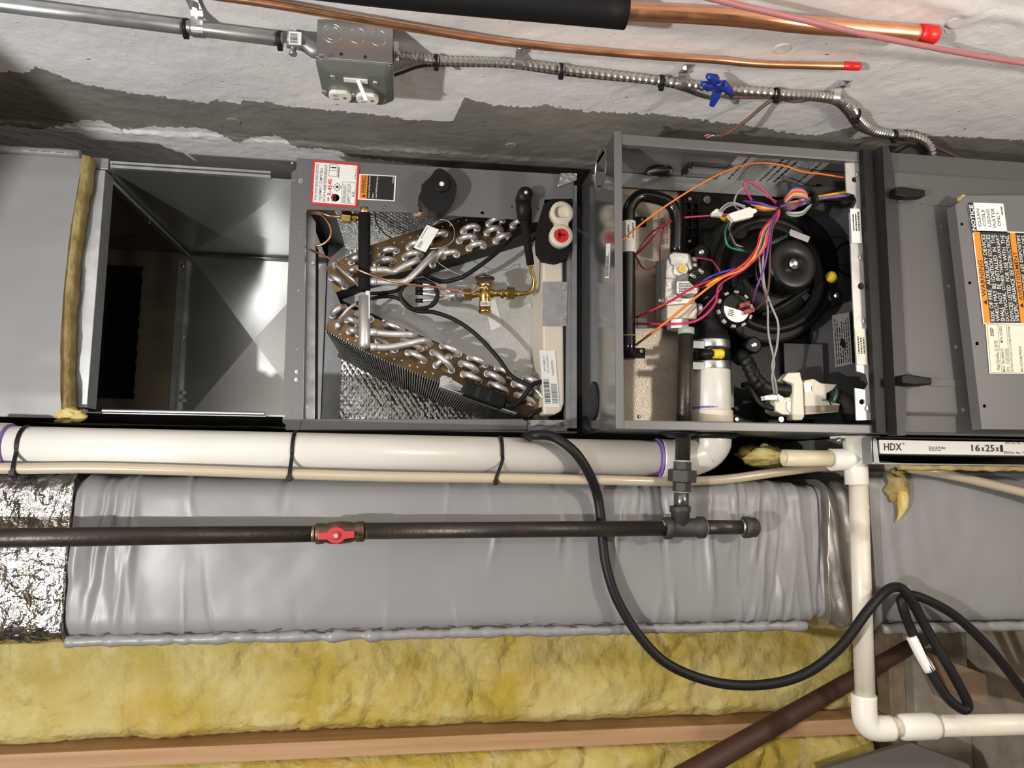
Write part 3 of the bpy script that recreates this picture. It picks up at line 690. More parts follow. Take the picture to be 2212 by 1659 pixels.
# ---------------------------------------------------------------- coil cabinet: valve train, cables, drain pan, labels
txv = mesh('expansion_valve', MB().lathe(P(1047, 677, .235), (0, 0, 1), [(0, .0105), (.003, .0125), (.005, .0125), (.006, .0108), (.028, .0108), (.03, .0125), (.04, .012), (.043, .009), (.05, .0135), (.056, .0165)], 20), BRASS, ev, 'brass thermostatic expansion valve')
tp_ = P(1047, 606, .235); ty = P(1047, 634, .235)
mesh('diaphragm_dome', MB().lathe(tp_, (0, 0, 1), [(0, .0165), (.003, .019), (.005, .019), (.008, .012), (.012, .003)], 20), mat('bronze_dome', (.11, .07, .05), .4, .8), txv)
m = MB().cyl(ty, P(1066, 634, .235), .0085, 14).cyl(P(1066, 634, .235), P(1081, 634, .235), .0062, 14).cyl(P(1081, 634, .235), P(1088, 634, .235), .0095, 8)
m.hexn(P(1094, 634, .235), P(1111, 635, .235), .0128).cyl(P(1088, 634, .235), P(1094, 634, .235), .007, 12).cyl(P(1111, 635, .235), P(1118, 635, .235), .006, 12)
mesh('flare_nut', m, BRASS, txv, bevel=.0006)
mesh('flare_nut', MB().cyl(ty, P(1017, 637, .235), .006, 14).hexn(P(1001, 638, .235), P(1018, 637, .235), .0125), BRASS, txv, bevel=.0006)
mesh('locking_nut', MB().hexn(P(980, 639, .235), P(987, 639, .235), .0135).hexn(P(990, 638, .235), P(997, 638, .235), .0135, 0, .4).cyl(P(972, 639, .235), P(1001, 638, .235), .0095, 16), STEEL, txv, bevel=.0006)
p = P(1049, 622, .222); mesh('bleed_port', MB().lathe(p, (0, -1, 0), [(-.012, .006), (.002, .006), (.003, .003)], 14).lathe(p, (0, -1, 0), [(.003, .0035), (.006, .002)], 10, 1), [BRASS, ALU], txv)
L_ = Label(P(1058, 661, .222), P(1058, 651, .222) - P(1058, 661, .222), P(1038, 661, .222) - P(1058, 661, .222), [WHITE, INK]); L_.bars(.2, .1, .8, .9, 1, 10, 4, False); lab('paper_label', L_, txv)
ltw = smooth([P(*q) for q in ((1118, 635, .235), (1138, 634, .235), (1150, 626, .233), (1154, 608, .228), (1149, 588, .222), (1145, 570, .215))], 6)
mesh('liquid_tube', MB().tube(ltw, RW(10, ltw[0]), 12), BRASS, ev, 'curved brass coloured liquid tube')
sv = mesh('liquid_valve_sleeve', MB().tube([P(1146, 572, .215), P(1139, 525, .2), P(1133, 478, .19), P(1132, 455, .19)], [RW(17, P(1146, 572, .2))] * 2 + [RW(19, P(1133, 478, .19)), RW(26, P(1133, 460, .19))], 14), FOAM, ev, 'black foam sleeve on the liquid line stub')
p = P(1131, 428, .186)
mesh('service_cap', MB().tube([P(1131, 478, .19), P(1131, 452, .185), P(1131, 434, .182)], [RW(25, p), RW(33, p), RW(33, p)], 16).lathe(p, (0, -1, 0), [(-.012, RW(33, p)), (.012, RW(33, p)), (.022, RW(32, p)), (.024, RW(29, p)), (.024, RW(17, p)), (.028, RW(17, p))], 22).ball(p - V((0, .028, 0)), RW(8, p), 1, 10), [RUBBER, WPLAST], ev, 'black service cap with a white dot')
vp = [(910, 400), (918, 392), (930, 381), (940, 367), (947, 363), (957, 365), (972, 376), (982, 388), (987, 400), (986, 413), (978, 428), (967, 446), (954, 456), (943, 459), (932, 458), (926, 456), (915, 443), (903, 430), (905, 421), (914, 407)]
vm = MB().prism(pf(vp, .16), (0, .036, 0)); q = P(954, 400, .16)
vm.lathe(q, (0, -1, 0), [(0, RW(34, q)), (.004, RW(34, q)), (.005, RW(31, q))], 24).lathe(q, (0, -1, 0), [(.005, RW(11, q)), (.007, RW(10, q))], 14, 1).obox(P(929, 395, .1595), P(932, 396, .16) - P(923, 393, .16), (0, .0006, 0), (0, 0, .0006), 1 - 1)
mesh('suction_valve_cap', vm, [RUBBER, WPLAST], ev, 'black angular suction valve cap with a white dot', bevel=.003, sharp=50)
mesh('suction_stub', MB().tube([P(930, 448, .205), P(914, 452, .23), P(900, 455, .28)], .012, 14), COPPER, ev)
# brass access fitting and capillary
q = P(745, 468, .225)
mesh('access_fitting', MB().hexn(P(739, 468, .225), P(759, 470, .225), .0115).cyl(P(759, 470, .225), P(764, 470, .225), .006, 12).hexn(P(764, 470, .225), P(770, 470, .225), .0085).cyl(P(770, 470, .225), P(776, 470, .225), .006, 12), BRASS, ev, bevel=.0006)
def wire(name, pts, w, m, parent, n=7, k=7, label=None):
    pp = [P(*q) for q in pts]; return mesh(name, MB().tube(smooth(pp, k), RW(w, pp[len(pp) // 2]), n), m, parent, label)
wire('copper_capillary', [(662, 457, .23), (690, 458, .22), (712, 466, .215), (739, 468, .222)], 6, COPPER, ev)
wire('copper_capillary', [(662, 460, .235), (690, 462, .23), (707, 478, .225), (715, 498, .225), (709, 518, .225), (690, 530, .23), (661, 531, .235)], 5, COPPER, ev)
wire('copper_capillary', [(660, 534, .235), (708, 556, .215), (774, 583, .185), (817, 600, .185), (872, 613, .2), (940, 620, .205), (985, 628, .21), (1010, 634, .215), (1022, 631, .215), (1032, 623, .218), (1048, 621, .215)], 4.5, COPPER, ev)
# black cables and distributor leads
cb = [(1128, 487, .245), (1100, 520, .235), (1060, 556, .23), (1010, 592, .235), (985, 603, .24), (955, 608, .245), (925, 597, .25), (905, 582, .25), (893, 575, .26)]
wire('black_cable', cb, 10, RUBBER, ev)
lp = []
for i in range(30):
    t = i / 30 * 2 * math.pi * 2.2; lp.append((905 + (38 + 3 * math.sin(i)) * math.cos(t), 637 + (32 + 3 * math.cos(i * 1.7)) * math.sin(t), .25 - .0012 * i))
wire('coiled_black_cable', lp, 8.5, RUBBER, ev, 7, 4)
wire('black_cable', [(797, 634, .25), (825, 633, .25), (855, 628, .25), (872, 616, .25), (890, 606, .245)], 8.5, RUBBER, ev)
wire('black_cable', [(797, 645, .25), (840, 640, .25), (870, 650, .25), (890, 668, .245)], 8.5, RUBBER, ev)
wire('black_cable', [(772, 655, .225), (785, 648, .25), (800, 642, .25)], 8, RUBBER, ev)
wire('black_cable', [(880, 662, .24), (905, 672, .235), (940, 675, .235), (985, 692, .235), (1030, 724, .235), (1075, 772, .235), (1105, 812, .235), (1148, 834, .23)], 9.5, RUBBER, ev)
wire('black_cable', [(1092, 876, .225), (1112, 875, .225), (1130, 858, .225), (1150, 832, .222), (1172, 824, .23)], 11, RUBBER, ev)
wire('black_cable', [(1138, 910, .235), (1150, 893, .23), (1172, 883, .23)], 10, RUBBER, ev)
for y0, y1 in ((612, 622), (625, 624), (633, 641), (650, 645)):
    wire('feeder_tube', [(905, y0, .24), (930, y0 + (y1 - y0) * .3, .235), (955, (y0 * .3 + y1 * .7), .235), (975, 636 + (y1 - 636) * .4, .235)], 7, ALU, ev)
    wire('heat_shrink', [(898, y0 - 1, .241), (914, y0 + (y1 - y0) * .1, .2385)], 9.5, RUBBER, ev)
# tag on a wire
wire('tag_wire', [(927, 537, .24), (955, 534, .235), (978, 520, .235), (981, 495, .235), (968, 478, .235), (950, 475, .24), (935, 487, .24)], 2, STEEL, ev, 5)
wire('tag_wire', [(928, 545, .235), (950, 570, .24), (990, 592, .24), (1025, 595, .235), (1040, 585, .23), (1050, 585, .23), (1052, 596, .23)], 2, STEEL, ev, 5)
wire('thin_wire', [(810, 460, .3), (815, 485, .3), (838, 510, .29), (880, 530, .27)], 2.5, RUBBER, ev, 5)
L_ = Label(P(919, 545, .232), P(948, 496, .222) - P(919, 545, .232), P(893, 535, .228) - P(919, 545, .232), [WHITE, INK]); L_.lines(.08, .55, .4, .8, 3, 1, 6); L_.lines(.45, .8, .95, .9, 1, 1, 8); lab('paper_tag', L_, ev, 'white paper tag hanging on a thin wire')
# drain pan, strap, foam block, drain ports
dp = mesh('drain_pan', MB().prism(pf([(1175, 480), (1215, 480), (1219, 870), (1213, 888), (1200, 895), (1174, 896), (1172, 600)], .213), (0, .12, 0)), CREAM, ev, 'cream plastic drain pan', bevel=.004)
mesh('strap', MB().prism(pf([(1172, 609), (1226, 609), (1224, 704), (1172, 704)], .2095), (0, .0015, 0)), GALV, ev)
for y in (623, 687):
    p = P(1217, y, .2095); mesh('bolt', MB().lathe(p, (0, -1, 0), [(0, .004), (.004, .0035)], 8), STEEL, ev)
mesh('foam_block', MB().prism(pf([(1175, 440), (1192, 429), (1238, 431), (1234, 540), (1224, 560), (1200, 567), (1172, 562), (1160, 545), (1158, 520), (1163, 480)], .195), (0, .018, 0)), FOAM, ev, 'black foam block round the drain ports', bevel=.002)
fz = []
A1, A2 = P(1214, 459, .18), P(1213, 508, .18); r1 = RW(50, A1)
pm = MB()
for A in (A1, A2): pm.lathe(A, (0, 1, 0), [(0, r1 * .66), (.0, r1), (.001, r1 * 1.02), (.028, r1 * 1.02), (.028, r1 * .64), (.012, r1 * .62), (.002, r1 * .63), (0, r1 * .66)], 28, 0, True, False)
pm.lathe(A1 + V((0, .011, 0)), (0, -1, 0), [(-.002, r1 * .66), (.001, r1 * .66)], 24)
mid = (A1 + A2) / 2; pm.box(mid.x - .0125, mid.x + .0125, .1803, .208, mid.z - .012, mid.z + .012)
mesh('drain_port', pm, CREAM, ev, 'cream twin drain port')
q = A2 - V((0, 0, 0)); rp = MB().lathe(q + V((0, .006, 0)), (0, -1, 0), [(-.002, r1 * .66), (.004, r1 * .66), (.006, r1 * .6)], 24)
rp.box(q.x - .006, q.x - .002, q.y - .0012, q.y + .002, q.z - .007, q.z + .007, 1).box(q.x - .006, q.x + .006, q.y - .0012, q.y + .002, q.z - .001, q.z + .002, 1)
mesh('drain_plug', rp, [RED, mat('dark_red', (.12, .005, .005), .5)], ev, 'red screw plug')
mesh('end_channel', MB().prism(pf([(1226, 432), (1238, 431), (1234, 925), (1222, 925)], .212), (0, .02, 0)).prism(pf([(1237, 400), (1246, 400), (1246, 925), (1234, 925)], .204), (0, .004, 0)), GALVD, ev)
mesh('film_scrap', MB().grid(lambda u, v: P(1140 + 85 * u, 907 + 24 * v, .2 + .012 * fbm(u * 5, v * 4)), 16, 8), SMOKE, ev)
mesh('film_scrap', MB().grid(lambda u, v: P(1212 + 34 * u - 8 * v * (1 - u), 374 + 30 * v * (1 - .5 * u), .196 - .004 * abs(fbm(u * 6, v * 4))), 12, 10), mat('foil_tape2', (.55, .55, .54), .25, .8, bump=(90, .5)), ev, 'crumpled scrap of foil tape')
# leak sensor
br = MB().prism(pf([(953, 812), (962, 811), (1000, 833), (994, 845), (948, 836)], .256), (0, .003, 0)); A, B = P(950, 837, .25), P(1112, 895, .25)
br.obox((A + B) / 2, (B - A) / 2, (0, .02, 0), (0, 0, .0012)); mesh('sensor_bracket', br, GALV, ev)
A, B = P(1001, 838, .235), P(1090, 870, .235); dx = (B - A) / 2; up = dx.cross(V((0, 1, 0))).normalized() * RW(32, A)
sm_ = MB().obox((A + B) / 2, dx, (0, .016, 0), up)
ls = mesh('leak_sensor', sm_, BLACK, ev, 'black plastic leak sensor box', bevel=.004)
for t in (-.35, .2): mesh('clip', MB().obox((A + B) / 2 + dx * t + V((0, -.0165, 0)), dx * .1, (0, .001, 0), up * .75), RUBBER, ls)
mesh('cable_gland', MB().tube([B, B + dx * .12, B + dx * .3], [.008, .0065, .006], 12), RUBBER, ls)
p = P(972, 820, .254); mesh('bolt', MB().lathe(p, (0, -1, 0), [(0, .0048), (.004, .004)], 8, 0, False), STEEL, ev)
mesh('wire_lead', MB().tube(smooth([P(1153, 838, .24), P(1165, 850, .235), P(1175, 866, .23)], 5), .003, 8), ALU, ev)
# labels of the coil cabinet
L_ = Label(P(772, 449, .1985), P(777, 354, .1985) - P(772, 449, .1985), P(670, 441, .1985) - P(772, 449, .1985), [REDINK, WHITE, INK, GALVD], r=.005)
L_.poly([(.05, .05), (.95, .05), (.95, .95), (.05, .95)], 1, 1)
L_.text('THIS UNIT REQUIRES SERVICE', .09, .855, .91, .92, 2); L_.text('EQUIPMENT COMPATIBLE', .1, .765, .83, .83, 2); L_.text('WITH R-454B REFRIGERANT', .07, .68, .91, .745, 2)
L_.text('R-454B', .23, .565, .6, .655, 0, True)
L_.lines(.1, .6, .2, .655, 1, 2, 5, .5)
L_.poly([(.1 + .17 * (.5 + .5 * math.cos(t * math.pi / 8)), .48 + .09 * math.sin(t * math.pi / 8)) for t in range(16)], 3, 1); L_.rect(.1, .525, .27, .555, 0, 2); L_.rect(.1, .465, .27, .505, 2, 2)
cx, cy = .43, .45; L_.poly([(cx, cy - .1), (cx + .1, cy), (cx, cy + .1), (cx - .1, cy)], 0, 1); L_.poly([(cx, cy - .085), (cx + .085, cy), (cx, cy + .085), (cx - .085, cy)], 1, 2)
L_.poly([(cx - .035, cy - .015), (cx, cy - .025), (cx + .035, cy - .015), (cx + .025, cy + .015), (cx, cy + .05), (cx - .02, cy + .02)], 2, 3); L_.rect(cx - .035, cy - .045, cx + .035, cy - .035, 2, 3)
L_.frame(.66, .465, .93, .645, .01, .008, 2); L_.rect(.79, .465, .8, .645, 2, 2); L_.text('i', .845, .49, .875, .62, 2, True)
L_.lines(.64, .42, .92, .45, 1, 2, 9, .7); L_.frame(.08, .06, .56, .35, .006, .006, 2)
L_.text('REFRIGERANT', .1, .255, .5, .325, 2); L_.text('SAFETY GROUP', .09, .16, .52, .235, 2); L_.text('A2L', .23, .075, .37, .135, 2)
L_.text('107893-01', .63, .06, .88, .09, 2)
lab('refrigerant_label', L_, ev, 'red bordered white refrigerant label')
L_ = Label(P(853, 435, .1986), P(856, 380, .1986) - P(853, 435, .1986), P(773, 431, .1986) - P(853, 435, .1986), [WHITE, INK, ORANGE])
L_.rect(.04, .04, .96, .96, 1, 1); L_.rect(.04, .77, .96, .96, 2, 2); L_.text('WARNING', .24, .8, .93, .93, 1, True); L_.poly([(.08, .81), (.2, .81), (.14, .92)], 1, 3)
L_.text('Cancer and Reproductive', .08, .68, .94, .74, 0); L_.text('Harm -', .08, .58, .3, .63, 0); L_.text('www.P65Warnings.ca.gov', .08, .48, .94, .54, 0); L_.lines(.7, .06, .95, .1, 1, 0, 3)
lab('warning_label', L_, ev, 'small orange and black warning label')
def paper(o, r, u, c, parent, seed, name='paper_label', nl=3, bars=None, m=None, lab_=None, x0=.06, x1=.55):
    L_ = Label(P(*o, c), P(*r, c) - P(*o, c), P(*u, c) - P(*o, c), [m or WHITE, INK]); L_.lines(x0, .12, x1, .88, nl, 1, seed)
    if bars: L_.bars(*bars[0], 1, bars[1], seed, bars[2])
    return lab(name, L_, parent, lab_)
L_ = Label(P(1209, 879, .2118), P(1199, 757, .2118) - P(1209, 879, .2118), P(1175, 879, .2118) - P(1209, 879, .2118), [WHITE, INK])
L_.bars(.06, .55, .5, .92, 1, 22, 3); L_.bars(.06, .08, .42, .46, 1, 22, 4); L_.text('1525G20703', .55, .2, .82, .32, 1); L_.text('TEC24B4-71', .62, .72, .9, .82, 1); L_.text('25-1525G071', .6, .5, .92, .6, 1); lab('paper_label', L_, ev)
L_ = Label(P(1171, 700, .334), P(1171, 635, .334) - P(1171, 700, .334), P(1152, 697, .334) - P(1171, 700, .334), [WHITE, INK]); L_.text('Tracking Number', .3, .62, .97, .85, 1, True); L_.bars(.05, .02, .97, .45, 1, 18, 7); lab('paper_label', L_, ev)
paper((1061, 714), (1046, 655), (1085, 704), .334, ev, 12, nl=3, x0=.45, x1=.95)
# ================================================================ furnace (upper door off)
FX0, FX1, FZ0, FZ1, FY1 = .314, FLOOR_X - .001, .060, .537, .73
VY = .16
fu = thing('furnace', 'grey gas furnace with its burner compartment open to wiring and a black blower', 'furnace', (FX1, .36, .3))
SH = .003
mesh('side_panel', MB().box(FX0 + SH, FX1, .0015, FY1, FZ1 - SH, FZ1), GREY, fu)
mesh('side_panel', MB().box(FX0 + SH, FX1, .0015, FY1, FZ0, FZ0 + SH), GREY, fu)
mesh('back_panel', MB().box(FX0 + SH, FX1, FY1 - SH, FY1, FZ0 + SH, FZ1 - SH), GALVD, fu)
def el(x0, x1, y0, y1, a):                         # ellipse on the top panel from its pixel extents
    p0, p1 = PA(x0, (y0 + y1) / 2, a), PA(x1, (y0 + y1) / 2, a); q0, q1 = PA((x0 + x1) / 2, y0, a), PA((x0 + x1) / 2, y1, a)
    return (p0.y + p1.y) / 2, (q0.z + q1.z) / 2, abs(q0.z - q1.z) / 2
hy, hz, hr = el(1285, 1309, 322, 409, FX0); ky, kz, kr = el(1267, 1300, 812, 921, FX0)
small = []
for x, y in ((1305, 307), (1256, 394), (1256, 646), (1258, 905), (1310, 911)):
    q = PA(x, y, FX0); small.append((q.y, q.z))
TOPM = mat('grey_top_paint', (.2, .2, .205), .13, .7)
mesh('top_panel', MB().curve2d([(0, FZ0), (FY1, FZ0), (FY1, FZ1), (0, FZ1)], [circ(hy, hz, hr, 28)] + [circ(a, b, .0045, 12) for a, b in small if .006 < a < .7 and FZ0 + .006 < b < FZ1 - .006], (FX0 + SH, 0, 0), (0, 1, 0), (0, 0, 1), SH), TOPM, fu)
mesh('hole_rim', MB().lathe((FX0 - .001, hy, hz), (1, 0, 0), [(0, hr * 1.04), (.001, hr * 1.04), (.004, hr), (.002, hr * .97), (0, hr * .97), (0, hr * 1.04)], 28, 0, True, False), STEEL, fu)
mesh('hole_plug', MB().lathe((FX0 - .0002, ky, kz), (-1, 0, 0), [(0, min(kr, .034)), (.002, min(kr, .034)), (.003, min(kr, .034) * .9)], 28), RUBBER, fu, 'black round plug in the furnace top')
L_ = Label(PA(1316, 601, FX0 - .0006), PA(1319, 525, FX0 - .0006) - PA(1316, 601, FX0 - .0006), PA(1307, 601, FX0 - .0006) - PA(1316, 601, FX0 - .0006), [WHITE, INK]); L_.lines(.05, .08, .8, .92, 6, 1, 8, .55); lab('paper_label', L_, fu)
# front rims
mesh('front_rim', MB().box(FX0, FX0 + .013, -.002, .0, FZ0, FZ1 + .004), GREY, fu, bevel=.0008)
rimx = P(1860, 345, 0).x
mesh('front_rim', MB().box(FX0 + .0135, rimx, -.001, .001, FZ1 - .016, FZ1).box(FX0 + .0135, rimx, -.001, .012, FZ1 - .0175, FZ1 - .016), GREY, fu, bevel=.0008)
mesh('front_rim', MB().box(FX0 + .0135, P(1893, 930, 0).x, -.001, .001, FZ0, FZ0 + .013).box(FX0 + .0135, P(1893, 930, 0).x, -.001, .012, FZ0 + .0125, FZ0 + .014), GREY, fu, bevel=.0008)
mesh('knockout', MB().prism(pf([(1455, 352), (1455, 351)], 0) + pf([(1456, 352)], 0), (0, .001, 0)), GREY, fu) if False else None
# inner details of the upper side wall
iz = FZ1 - SH
q = PB(1424, 368, iz); mesh('hole_plug', MB().lathe((q.x, q.y, iz), (0, 0, -1), [(0, .024), (.002, .024), (.004, .021), (.001, .018), (.0005, .001)], 24), BLACKG, fu)
q0, q1 = PB(1478, 368, iz), PB(1562, 372, iz); qy = PB(1500, 350, iz).y
mesh('wiring_slot', MB().box(q0.x, q1.x, qy, q0.y, iz - .004, iz).box(q0.x - .006, q0.x, qy, q0.y, iz - .012, iz - .0005).box(q0.x, q1.x, qy - .002, qy, iz - .008, iz), BLACKG, fu)
o_, r_, u_ = PB(1733, 400, iz - .0004), PB(1806, 341, iz - .0004), PB(1548, 388, iz - .0004)
L_ = Label(o_, r_ - o_, u_ - o_, [mat('grey_paper', (.5, .5, .5), .5), INK])
for i, xx in enumerate((.03, .13, .2, .36, .46, .53, .6, .76, .84, .92)):
    pass
for k, (y0, y1, n, f_, se) in enumerate(((.86, .9, 1, .7, 1), (.6, .8, 9, .3, 2), (.5, .54, 1, .7, 3), (.42, .46, 1, .6, 4), (.33, .38, 1, .6, 5), (.14, .28, 7, .3, 6), (.07, .11, 1, .6, 7))):
    L_.lines(.05, y0, .95, y1, n, 1, se, f_)
L_.frame(.04, .58, .6, .83, .006, .004, 1); L_.frame(.04, .12, .6, .3, .006, .004, 1)
lab('wiring_diagram', L_, fu, 'printed diagram sheet on the inner side wall')
q = PB(1762, 401, iz); mesh('hole_plug', MB().lathe((q.x, q.y, iz), (0, 0, -1), [(0, .009), (.002, .009), (.003, .006)], 16), BLACKG, fu)
# vestibule panel and burner plate
xd = P(1850, 620, .02).x
mesh('vestibule_panel', MB().box(FX0 + SH, P(1486, 600, VY).x, VY, VY + .003, FZ0 + SH, FZ1 - .012), BEIGE, fu)
mesh('vestibule_rail', MB().box(FX0 + SH, P(1905, 640, VY).x, VY - .018, VY, FZ1 - .018, FZ1 - SH - .001).box(FX0 + SH, P(1905, 640, VY).x, VY - .02, VY - .018, FZ1 - .03, FZ1 - SH - .001), mat('rail_grey', (.3, .31, .31), .4, .7), fu)
bx0, bx1 = P(1478, 600, VY - .012).x, P(1748, 600, VY - .012).x
bb = mesh('collector_box', MB().box(bx0, bx1, VY - .012, VY + .02, FZ0 + .006, P(1600, 412, VY - .012).z), BLACK, fu, 'black plastic collector box', bevel=.003)
for i in range(7):
    z = P(1500, 440 + i * 18, VY - .014).z; mesh('rib', MB().box(bx0 + .004, bx0 + .032, VY - .018, VY - .0125, z - .0012, z + .0012), BLACK, bb)
mesh('rib', MB().box(bx0 + .012, bx0 + .0145, VY - .02, VY - .0125, P(1500, 560, VY).z, P(1500, 446, VY).z), BLACK, bb)
mesh('rib', MB().box(bx0 + .026, bx0 + .0285, VY - .02, VY - .0125, P(1500, 560, VY).z, P(1500, 446, VY).z), BLACK, bb)
for x, y, r in ((1527, 432, 9), (1490, 522, 5), (1489, 430, 5), (1590, 906, 6)):
    p = P(x, y, VY - .013); mesh('screw', MB().lathe(p, (0, -1, 0), [(0, RW(2 * r, p)), (.003, RW(2 * r, p)), (.004, RW(1.2 * r, p))], 10), STEEL if r < 7 else mat('grey_cap', (.13, .13, .13), .5), bb)
mesh('side_plate', MB().box(bx1 + .0005, P(1925, 640, VY).x, VY - .002, VY + .001, FZ0 + SH, FZ1 - .02), GREY, fu)
q0, q1 = P(1690, 750, .145), P(1775, 830, .145); mesh('cover_plate', MB().box(q0.x, q1.x, .138, .14, P(1700, 905, .14).z, P(1700, 742, .14).z), GREY, fu)
for x0, x1, y in ((1373, 1394, 475), (1373, 1392, 759)):
    p = P((x0 + x1) / 2, y, VY - .004); t = mesh('tab', MB().box(P(x0, y, VY).x, P(x1, y, VY).x, VY - .004, VY, p.z - .012, p.z + .006), BLACK, fu)
    s_ = P(x1 - 7, y, VY - .004); mesh('screw', MB().lathe(s_, (0, -1, 0), [(0, .004), (.003, .0035)], 10), STEEL, t)
for x, y in ((1382, 900), (1413, 706), (1413, 596)):
    p = P(x, y, VY); mesh('screw', MB().lathe(p, (0, -1, 0), [(0, .004), (.003, .0035)], 10), GALVD, fu)
L_ = Label(P(1444, 531, VY - .0005), P(1444, 450, VY - .0005) - P(1444, 531, VY - .0005), P(1423, 531, VY - .0005) - P(1444, 531, VY - .0005), [BEIGE, INK]); L_.text('AS-104120-1', .05, .05, .7, .3, 1); L_.bars(.05, .4, .75, .9, 1, 22, 5); lab('paper_label', L_, fu)
for (o_, r_, u_) in (((1392, 584), (1392, 562), (1374, 582)), ((1398, 715), (1398, 688), (1372, 713))):
    L_ = Label(P(*o_, VY - .0005), P(*r_, VY - .0005) - P(*o_, VY - .0005), P(*u_, VY - .0005) - P(*o_, VY - .0005), [WHITE, INK], r=.002); L_.lines(.1, .75, .9, .9, 1, 1, 3); lab('paper_label', L_, fu)
# gas manifold: black bent tube
gm = [P(*q) for q in ((1358, 776, .1), (1358, 600, .1), (1358, 475, .1), (1361, 447, .1), (1378, 426, .1), (1402, 424, .1), (1435, 433, .1), (1454, 448, .1), (1461, 475, .1), (1461, 548, .1))]
man = mesh('gas_manifold', MB().tube(smooth(gm, 6), RW(29, gm[0]), 18), BLACKG, fu, 'bent black gas manifold tube')
q = P(1358, 510, .1); L_ = MB(); r = RW(30.5, q); z0, z1 = P(1358, 547, .1).z, P(1358, 480, .1).z
for k in range(14):
    pass
arc = [(math.radians(-175 + 170 * k / 12)) for k in range(13)]
vs_ = [V((q.x + r * math.cos(t), q.y + r * math.sin(t), z)) for z in (z0, z1) for t in arc]
L_.add(vs_, [(k, k + 1, k + 14, k + 13) for k in range(12)], 0, True)
for k, t in enumerate((-.25, .1, .35)):
    pass
o_ = mesh('sleeve_label', L_, WHITE, man)
L2 = Label(V((q.x + .008, q.y - r * .82 - .0012, z0 + .022)), V((0, 0, z1 - z0 - .024)), V((-.016, 0, 0)), [WHITE, INK]); L2.lines(.05, .1, .95, .9, 3, 1, 4, .6); lab('paper_label', L2, man)
mesh('yellow_mark', MB().lathe(P(1358, 727, .1), (0, 0, 1), [(0, RW(29.6, q)), (.002, RW(29.6, q))], 18), mat('ochre_mark', (.32, .27, .06), .6), man)
# gas valve
GV = .075
gv = mesh('gas_valve', MB().prism(pf([(1440, 560), (1452, 545), (1492, 547), (1496, 570), (1503, 590), (1503, 650), (1507, 660), (1507, 690), (1440, 694), (1436, 640)], GV), (0, .05, 0)), mat('cast_aluminium', (.55, .55, .53), .38, .85, bump=(60, .15)), fu, 'cast aluminium gas valve', bevel=.004)
mesh('mounting_bracket', MB().prism(pf([(1418, 565), (1438, 558), (1438, 690), (1430, 696), (1417, 690)], GV + .02), (0, .003, 0)), GREYD, gv)
p = P(1452, 565, GV); mesh('screw_cap', MB().lathe(p, (0, -1, 0), [(0, .005), (.004, .005), (.006, .003)], 12), WPLAST, gv)
p = P(1470, 583, GV); mesh('regulator_cap', MB().lathe(p, (0, -1, 0), [(0, .014), (.004, .014), (.005, .0105), (.005, .008)], 20).lathe(p, (0, -1, 0), [(.003, .0075), (.0085, .0075)], 14, 1), [ALU, BRASS], gv)
for y in (560, 573):
    p = P(1494, y, GV + .015); mesh('pressure_tap', MB().cyl(p, p + V((.009, 0, 0)), .0045, 10), ALU, gv)
sw = MB().prism(pf([(1490, 583), (1512, 574), (1533, 590), (1528, 612), (1505, 622), (1488, 606)], GV - .012), (0, .03, 0)); mesh('control_switch', sw, BLACK, gv, 'black on and off switch', bevel=.002)
o_ = P(1516, 584, GV - .0122); L_ = Label(P(1523, 588, GV - .0124), P(1512, 579, GV - .0124) - P(1523, 588, GV - .0124), P(1517, 594, GV - .0124) - P(1523, 588, GV - .0124), [BLACK, WHITE]); L_.text('ON', .1, .1, .95, .95, 1, True); lab('switch_print', L_, gv)
L_ = Label(P(1506, 597, GV - .0124), P(1493, 588, GV - .0124) - P(1506, 597, GV - .0124), P(1500, 604, GV - .0124) - P(1506, 597, GV - .0124), [BLACK, WHITE]); L_.text('OFF', .05, .1, .98, .9, 1, True); lab('switch_print', L_, gv)
p = P(1483, 618, GV - .002); mesh('solenoid', MB().lathe(p, (0, -1, 0), [(-.01, .0215), (.006, .0215), (.007, .02)], 26), mat('solenoid_grey', (.16, .16, .165), .5), gv)
L_ = Label(P(1462, 608, GV - .0095), P(1506, 608, GV - .0095) - P(1462, 608, GV - .0095), P(1462, 634, GV - .0095) - P(1462, 608, GV - .0095), [WHITE, INK], r=.003)
L_.n = -L_.n; L_.lines(.1, .1, .9, .9, 6, 1, 11, .55); lab('paper_label', L_, gv)
mesh('valve_head', MB().prism(pf([(1446, 549), (1455, 543), (1488, 546), (1492, 562), (1484, 570), (1450, 572)], GV - .007), (0, .02, 0)), MATS['cast_aluminium'], gv, bevel=.003)
mesh('valve_rib', MB().prism(pf([(1440, 598), (1458, 598), (1458, 602), (1440, 602)], GV - .003), (0, .004, 0)).prism(pf([(1440, 640), (1462, 640), (1474, 650), (1440, 650)], GV - .004), (0, .005, 0)), MATS['cast_aluminium'], gv, bevel=.001)
for x, y in ((1443, 615), (1457, 642), (1434, 672), (1424, 650)):
    p = P(x, y, GV - .001 if x > 1436 else GV + .02); mesh('screw', MB().lathe(p, (0, -1, 0), [(0, .0032), (.003, .0028)], 8), STEEL, gv)
mesh('spark_terminal', MB().prism(pf([(1510, 612), (1532, 604), (1536, 614), (1514, 624)], GV - .004), (0, .012, 0)), mat('red_terminal', (.3, .035, .025), .4), gv, bevel=.001)
mesh('lower_block', MB().prism(pf([(1440, 658), (1506, 652), (1508, 672), (1500, 690), (1440, 690)], GV - .006), (0, .03, 0)), mat('cast_beige', (.5, .47, .4), .45, .7), gv, bevel=.003)
p = P(1505, 666, GV + .01); mesh('outlet_boss', MB().cyl(p, p + V((.008, 0, 0)), .0085, 14), ALU, gv)
